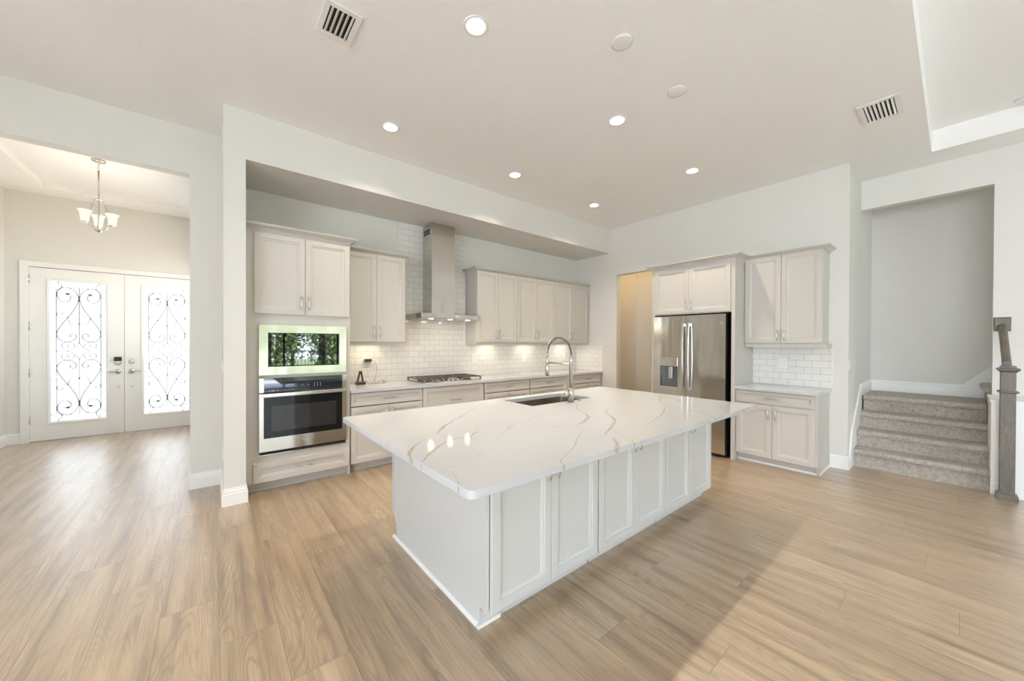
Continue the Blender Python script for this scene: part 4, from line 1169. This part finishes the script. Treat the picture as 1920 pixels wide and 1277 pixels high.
def lever(parent, x, s):
    g = G().lathe([(0.038, 0.0), (0.037, 0.008), (0.03, 0.013), (0.012, 0.016), (0.011, 0.045)], (x, 0.0, 1.005), 28, 'y')
    P = [(x, -0.045, 1.005), (x + s * 0.03, -0.048, 1.003), (x + s * 0.07, -0.047, 1.008), (x + s * 0.115, -0.045, 1.0)]
    g.tube(smooth_path(P, 5), 0.0075, 8)
    link('lever_handle', g, 'nickel', parent)
lever(d1, -1.172, -1)
lever(d2, -1.016, 1)
link('smart_lock', G().rings([[(-1.172 + x, y, 1.205 + z) for x, z in rrect(-0.042 + i, 0.042 - i, -0.032 + i, 0.035 - i, 0.012, 4)] for i, y in ((0, -0.0005), (0, -0.03), (0.006, -0.036))]), 'black', d1)
link('deadbolt', G().lathe([(0.041, 0.0), (0.04, 0.012), (0.03, 0.018)], (-1.172, 0.0, 1.152), 28, 'y'), 'nickel', d1)
link('deadbolt', G().lathe([(0.034, 0.0), (0.033, 0.012), (0.022, 0.016)], (-1.016, 0.0, 1.162), 28, 'y').box(-1.019, -1.013, -0.024, -0.015, 1.148, 1.176), 'nickel', d2)
link('bolt_cover', G().box(-1.184, -1.156, -0.004, -0.0005, 0.743, 0.747).box(-1.184, -1.156, -0.004, -0.0005, 0.752, 0.757), 'nickel', d1)
link('bolt_cover', G().lathe([(0.012, 0.0), (0.011, 0.004)], (-1.013, 0.0, 0.75), 16, 'y'), 'nickel', d2)
g = G().box(-2.145, -2.066, 8.578, 8.5995, 0.0, 2.66).box(-0.135, -0.06, 8.578, 8.5995, 0.0, 2.66).box(-2.066, -0.135, 8.578, 8.5995, 2.582, 2.66)
struct('trim_7', g, 'trim', 'white casing around the double front doors', 'trim', 0.003)
struct('trim_8', G().box(-2.06, -0.13, 8.59, 8.75, 0.0, 0.010), 'nickel', 'metal threshold under the front doors', 'trim')
struct('added_door_back', G().box(-2.06, -0.13, 8.66, 8.75, 0.011, 2.585), 'trim', 'unseen panel added behind the front doors to close the opening', 'trim')  # hidden panel, added only to seal the doorway behind the glass

# ------------------------------------------------------------------ garden beyond the rear doors (seen in the microwave window)
struct('lawn', G().box(-14, 18, -30, -9.2, -0.3, -0.14), 'grass', 'green lawn behind the house', 'lawn')
struct('patio', G().box(-14, 18, -9.2, -4.9, -0.3, -0.10).box(-14, -4.6, -4.9, 9.0, -0.3, -0.10), 'stone_deck', 'pale patio outside the garden doors', 'patio')
fe = thing('garden_fence', 'black metal bar fence at the end of the lawn', 'fence', (0, -11.5, -0.14))
g = G()
for i in range(100):
    x = -7 + i * 0.15
    g.box(x, x + 0.018, -0.009, 0.009, 0.0, 1.3)
link('bars', g, 'black', fe)
link('rail', G().box(-7.05, 8.0, -0.015, 0.015, 1.15, 1.19), 'black', fe)
link('rail', G().box(-7.05, 8.0, -0.015, 0.015, 0.12, 0.16), 'black', fe)
rt = random.Random(11)
TREES = [(-4.0 + 2.2 * i, -13.6 - 0.2 * (i % 2), 4.2 + 0.5 * ((i * 7) % 3), 1.0) for i in range(7)] + [(-2.9 + 2.2 * i, -16.4, 6.2 + 0.4 * (i % 2), 1.0) for i in range(6)]
for i, (x, y, h, r) in enumerate(TREES):
    t = thing('garden_tree', 'leafy green tree beyond the lawn fence', 'tree', (x, y, -0.14), 0, 'trees beyond the fence')
    link('trunk', G().tube([(0, 0, 0), (0.03, 0, h * 0.35), (0.0, 0.05, h * 0.7)], [0.11, 0.08, 0.04], 8), 'bark', t)
    g = G()
    for k in range(1700):
        d = Vector((rt.gauss(0, 1), rt.gauss(0, 1), rt.gauss(0, 1))).normalized() * r * rt.uniform(0.45, 1.0)
        c = Vector((d.x, d.y, h * 0.46 + d.z * h * 0.44))
        a = Vector((rt.gauss(0, 1), rt.gauss(0, 1), rt.gauss(0, 1))).normalized()
        b = a.orthogonal().normalized()
        s = rt.uniform(0.09, 0.19)
        v = [g.bm.verts.new(c + q) for q in (a * s, b * s * 0.35, -a * s * 0.6, -b * s * 0.35)]
        g.bm.faces.new(v)
    link('crown', g, 'leaf', t, normals=False)
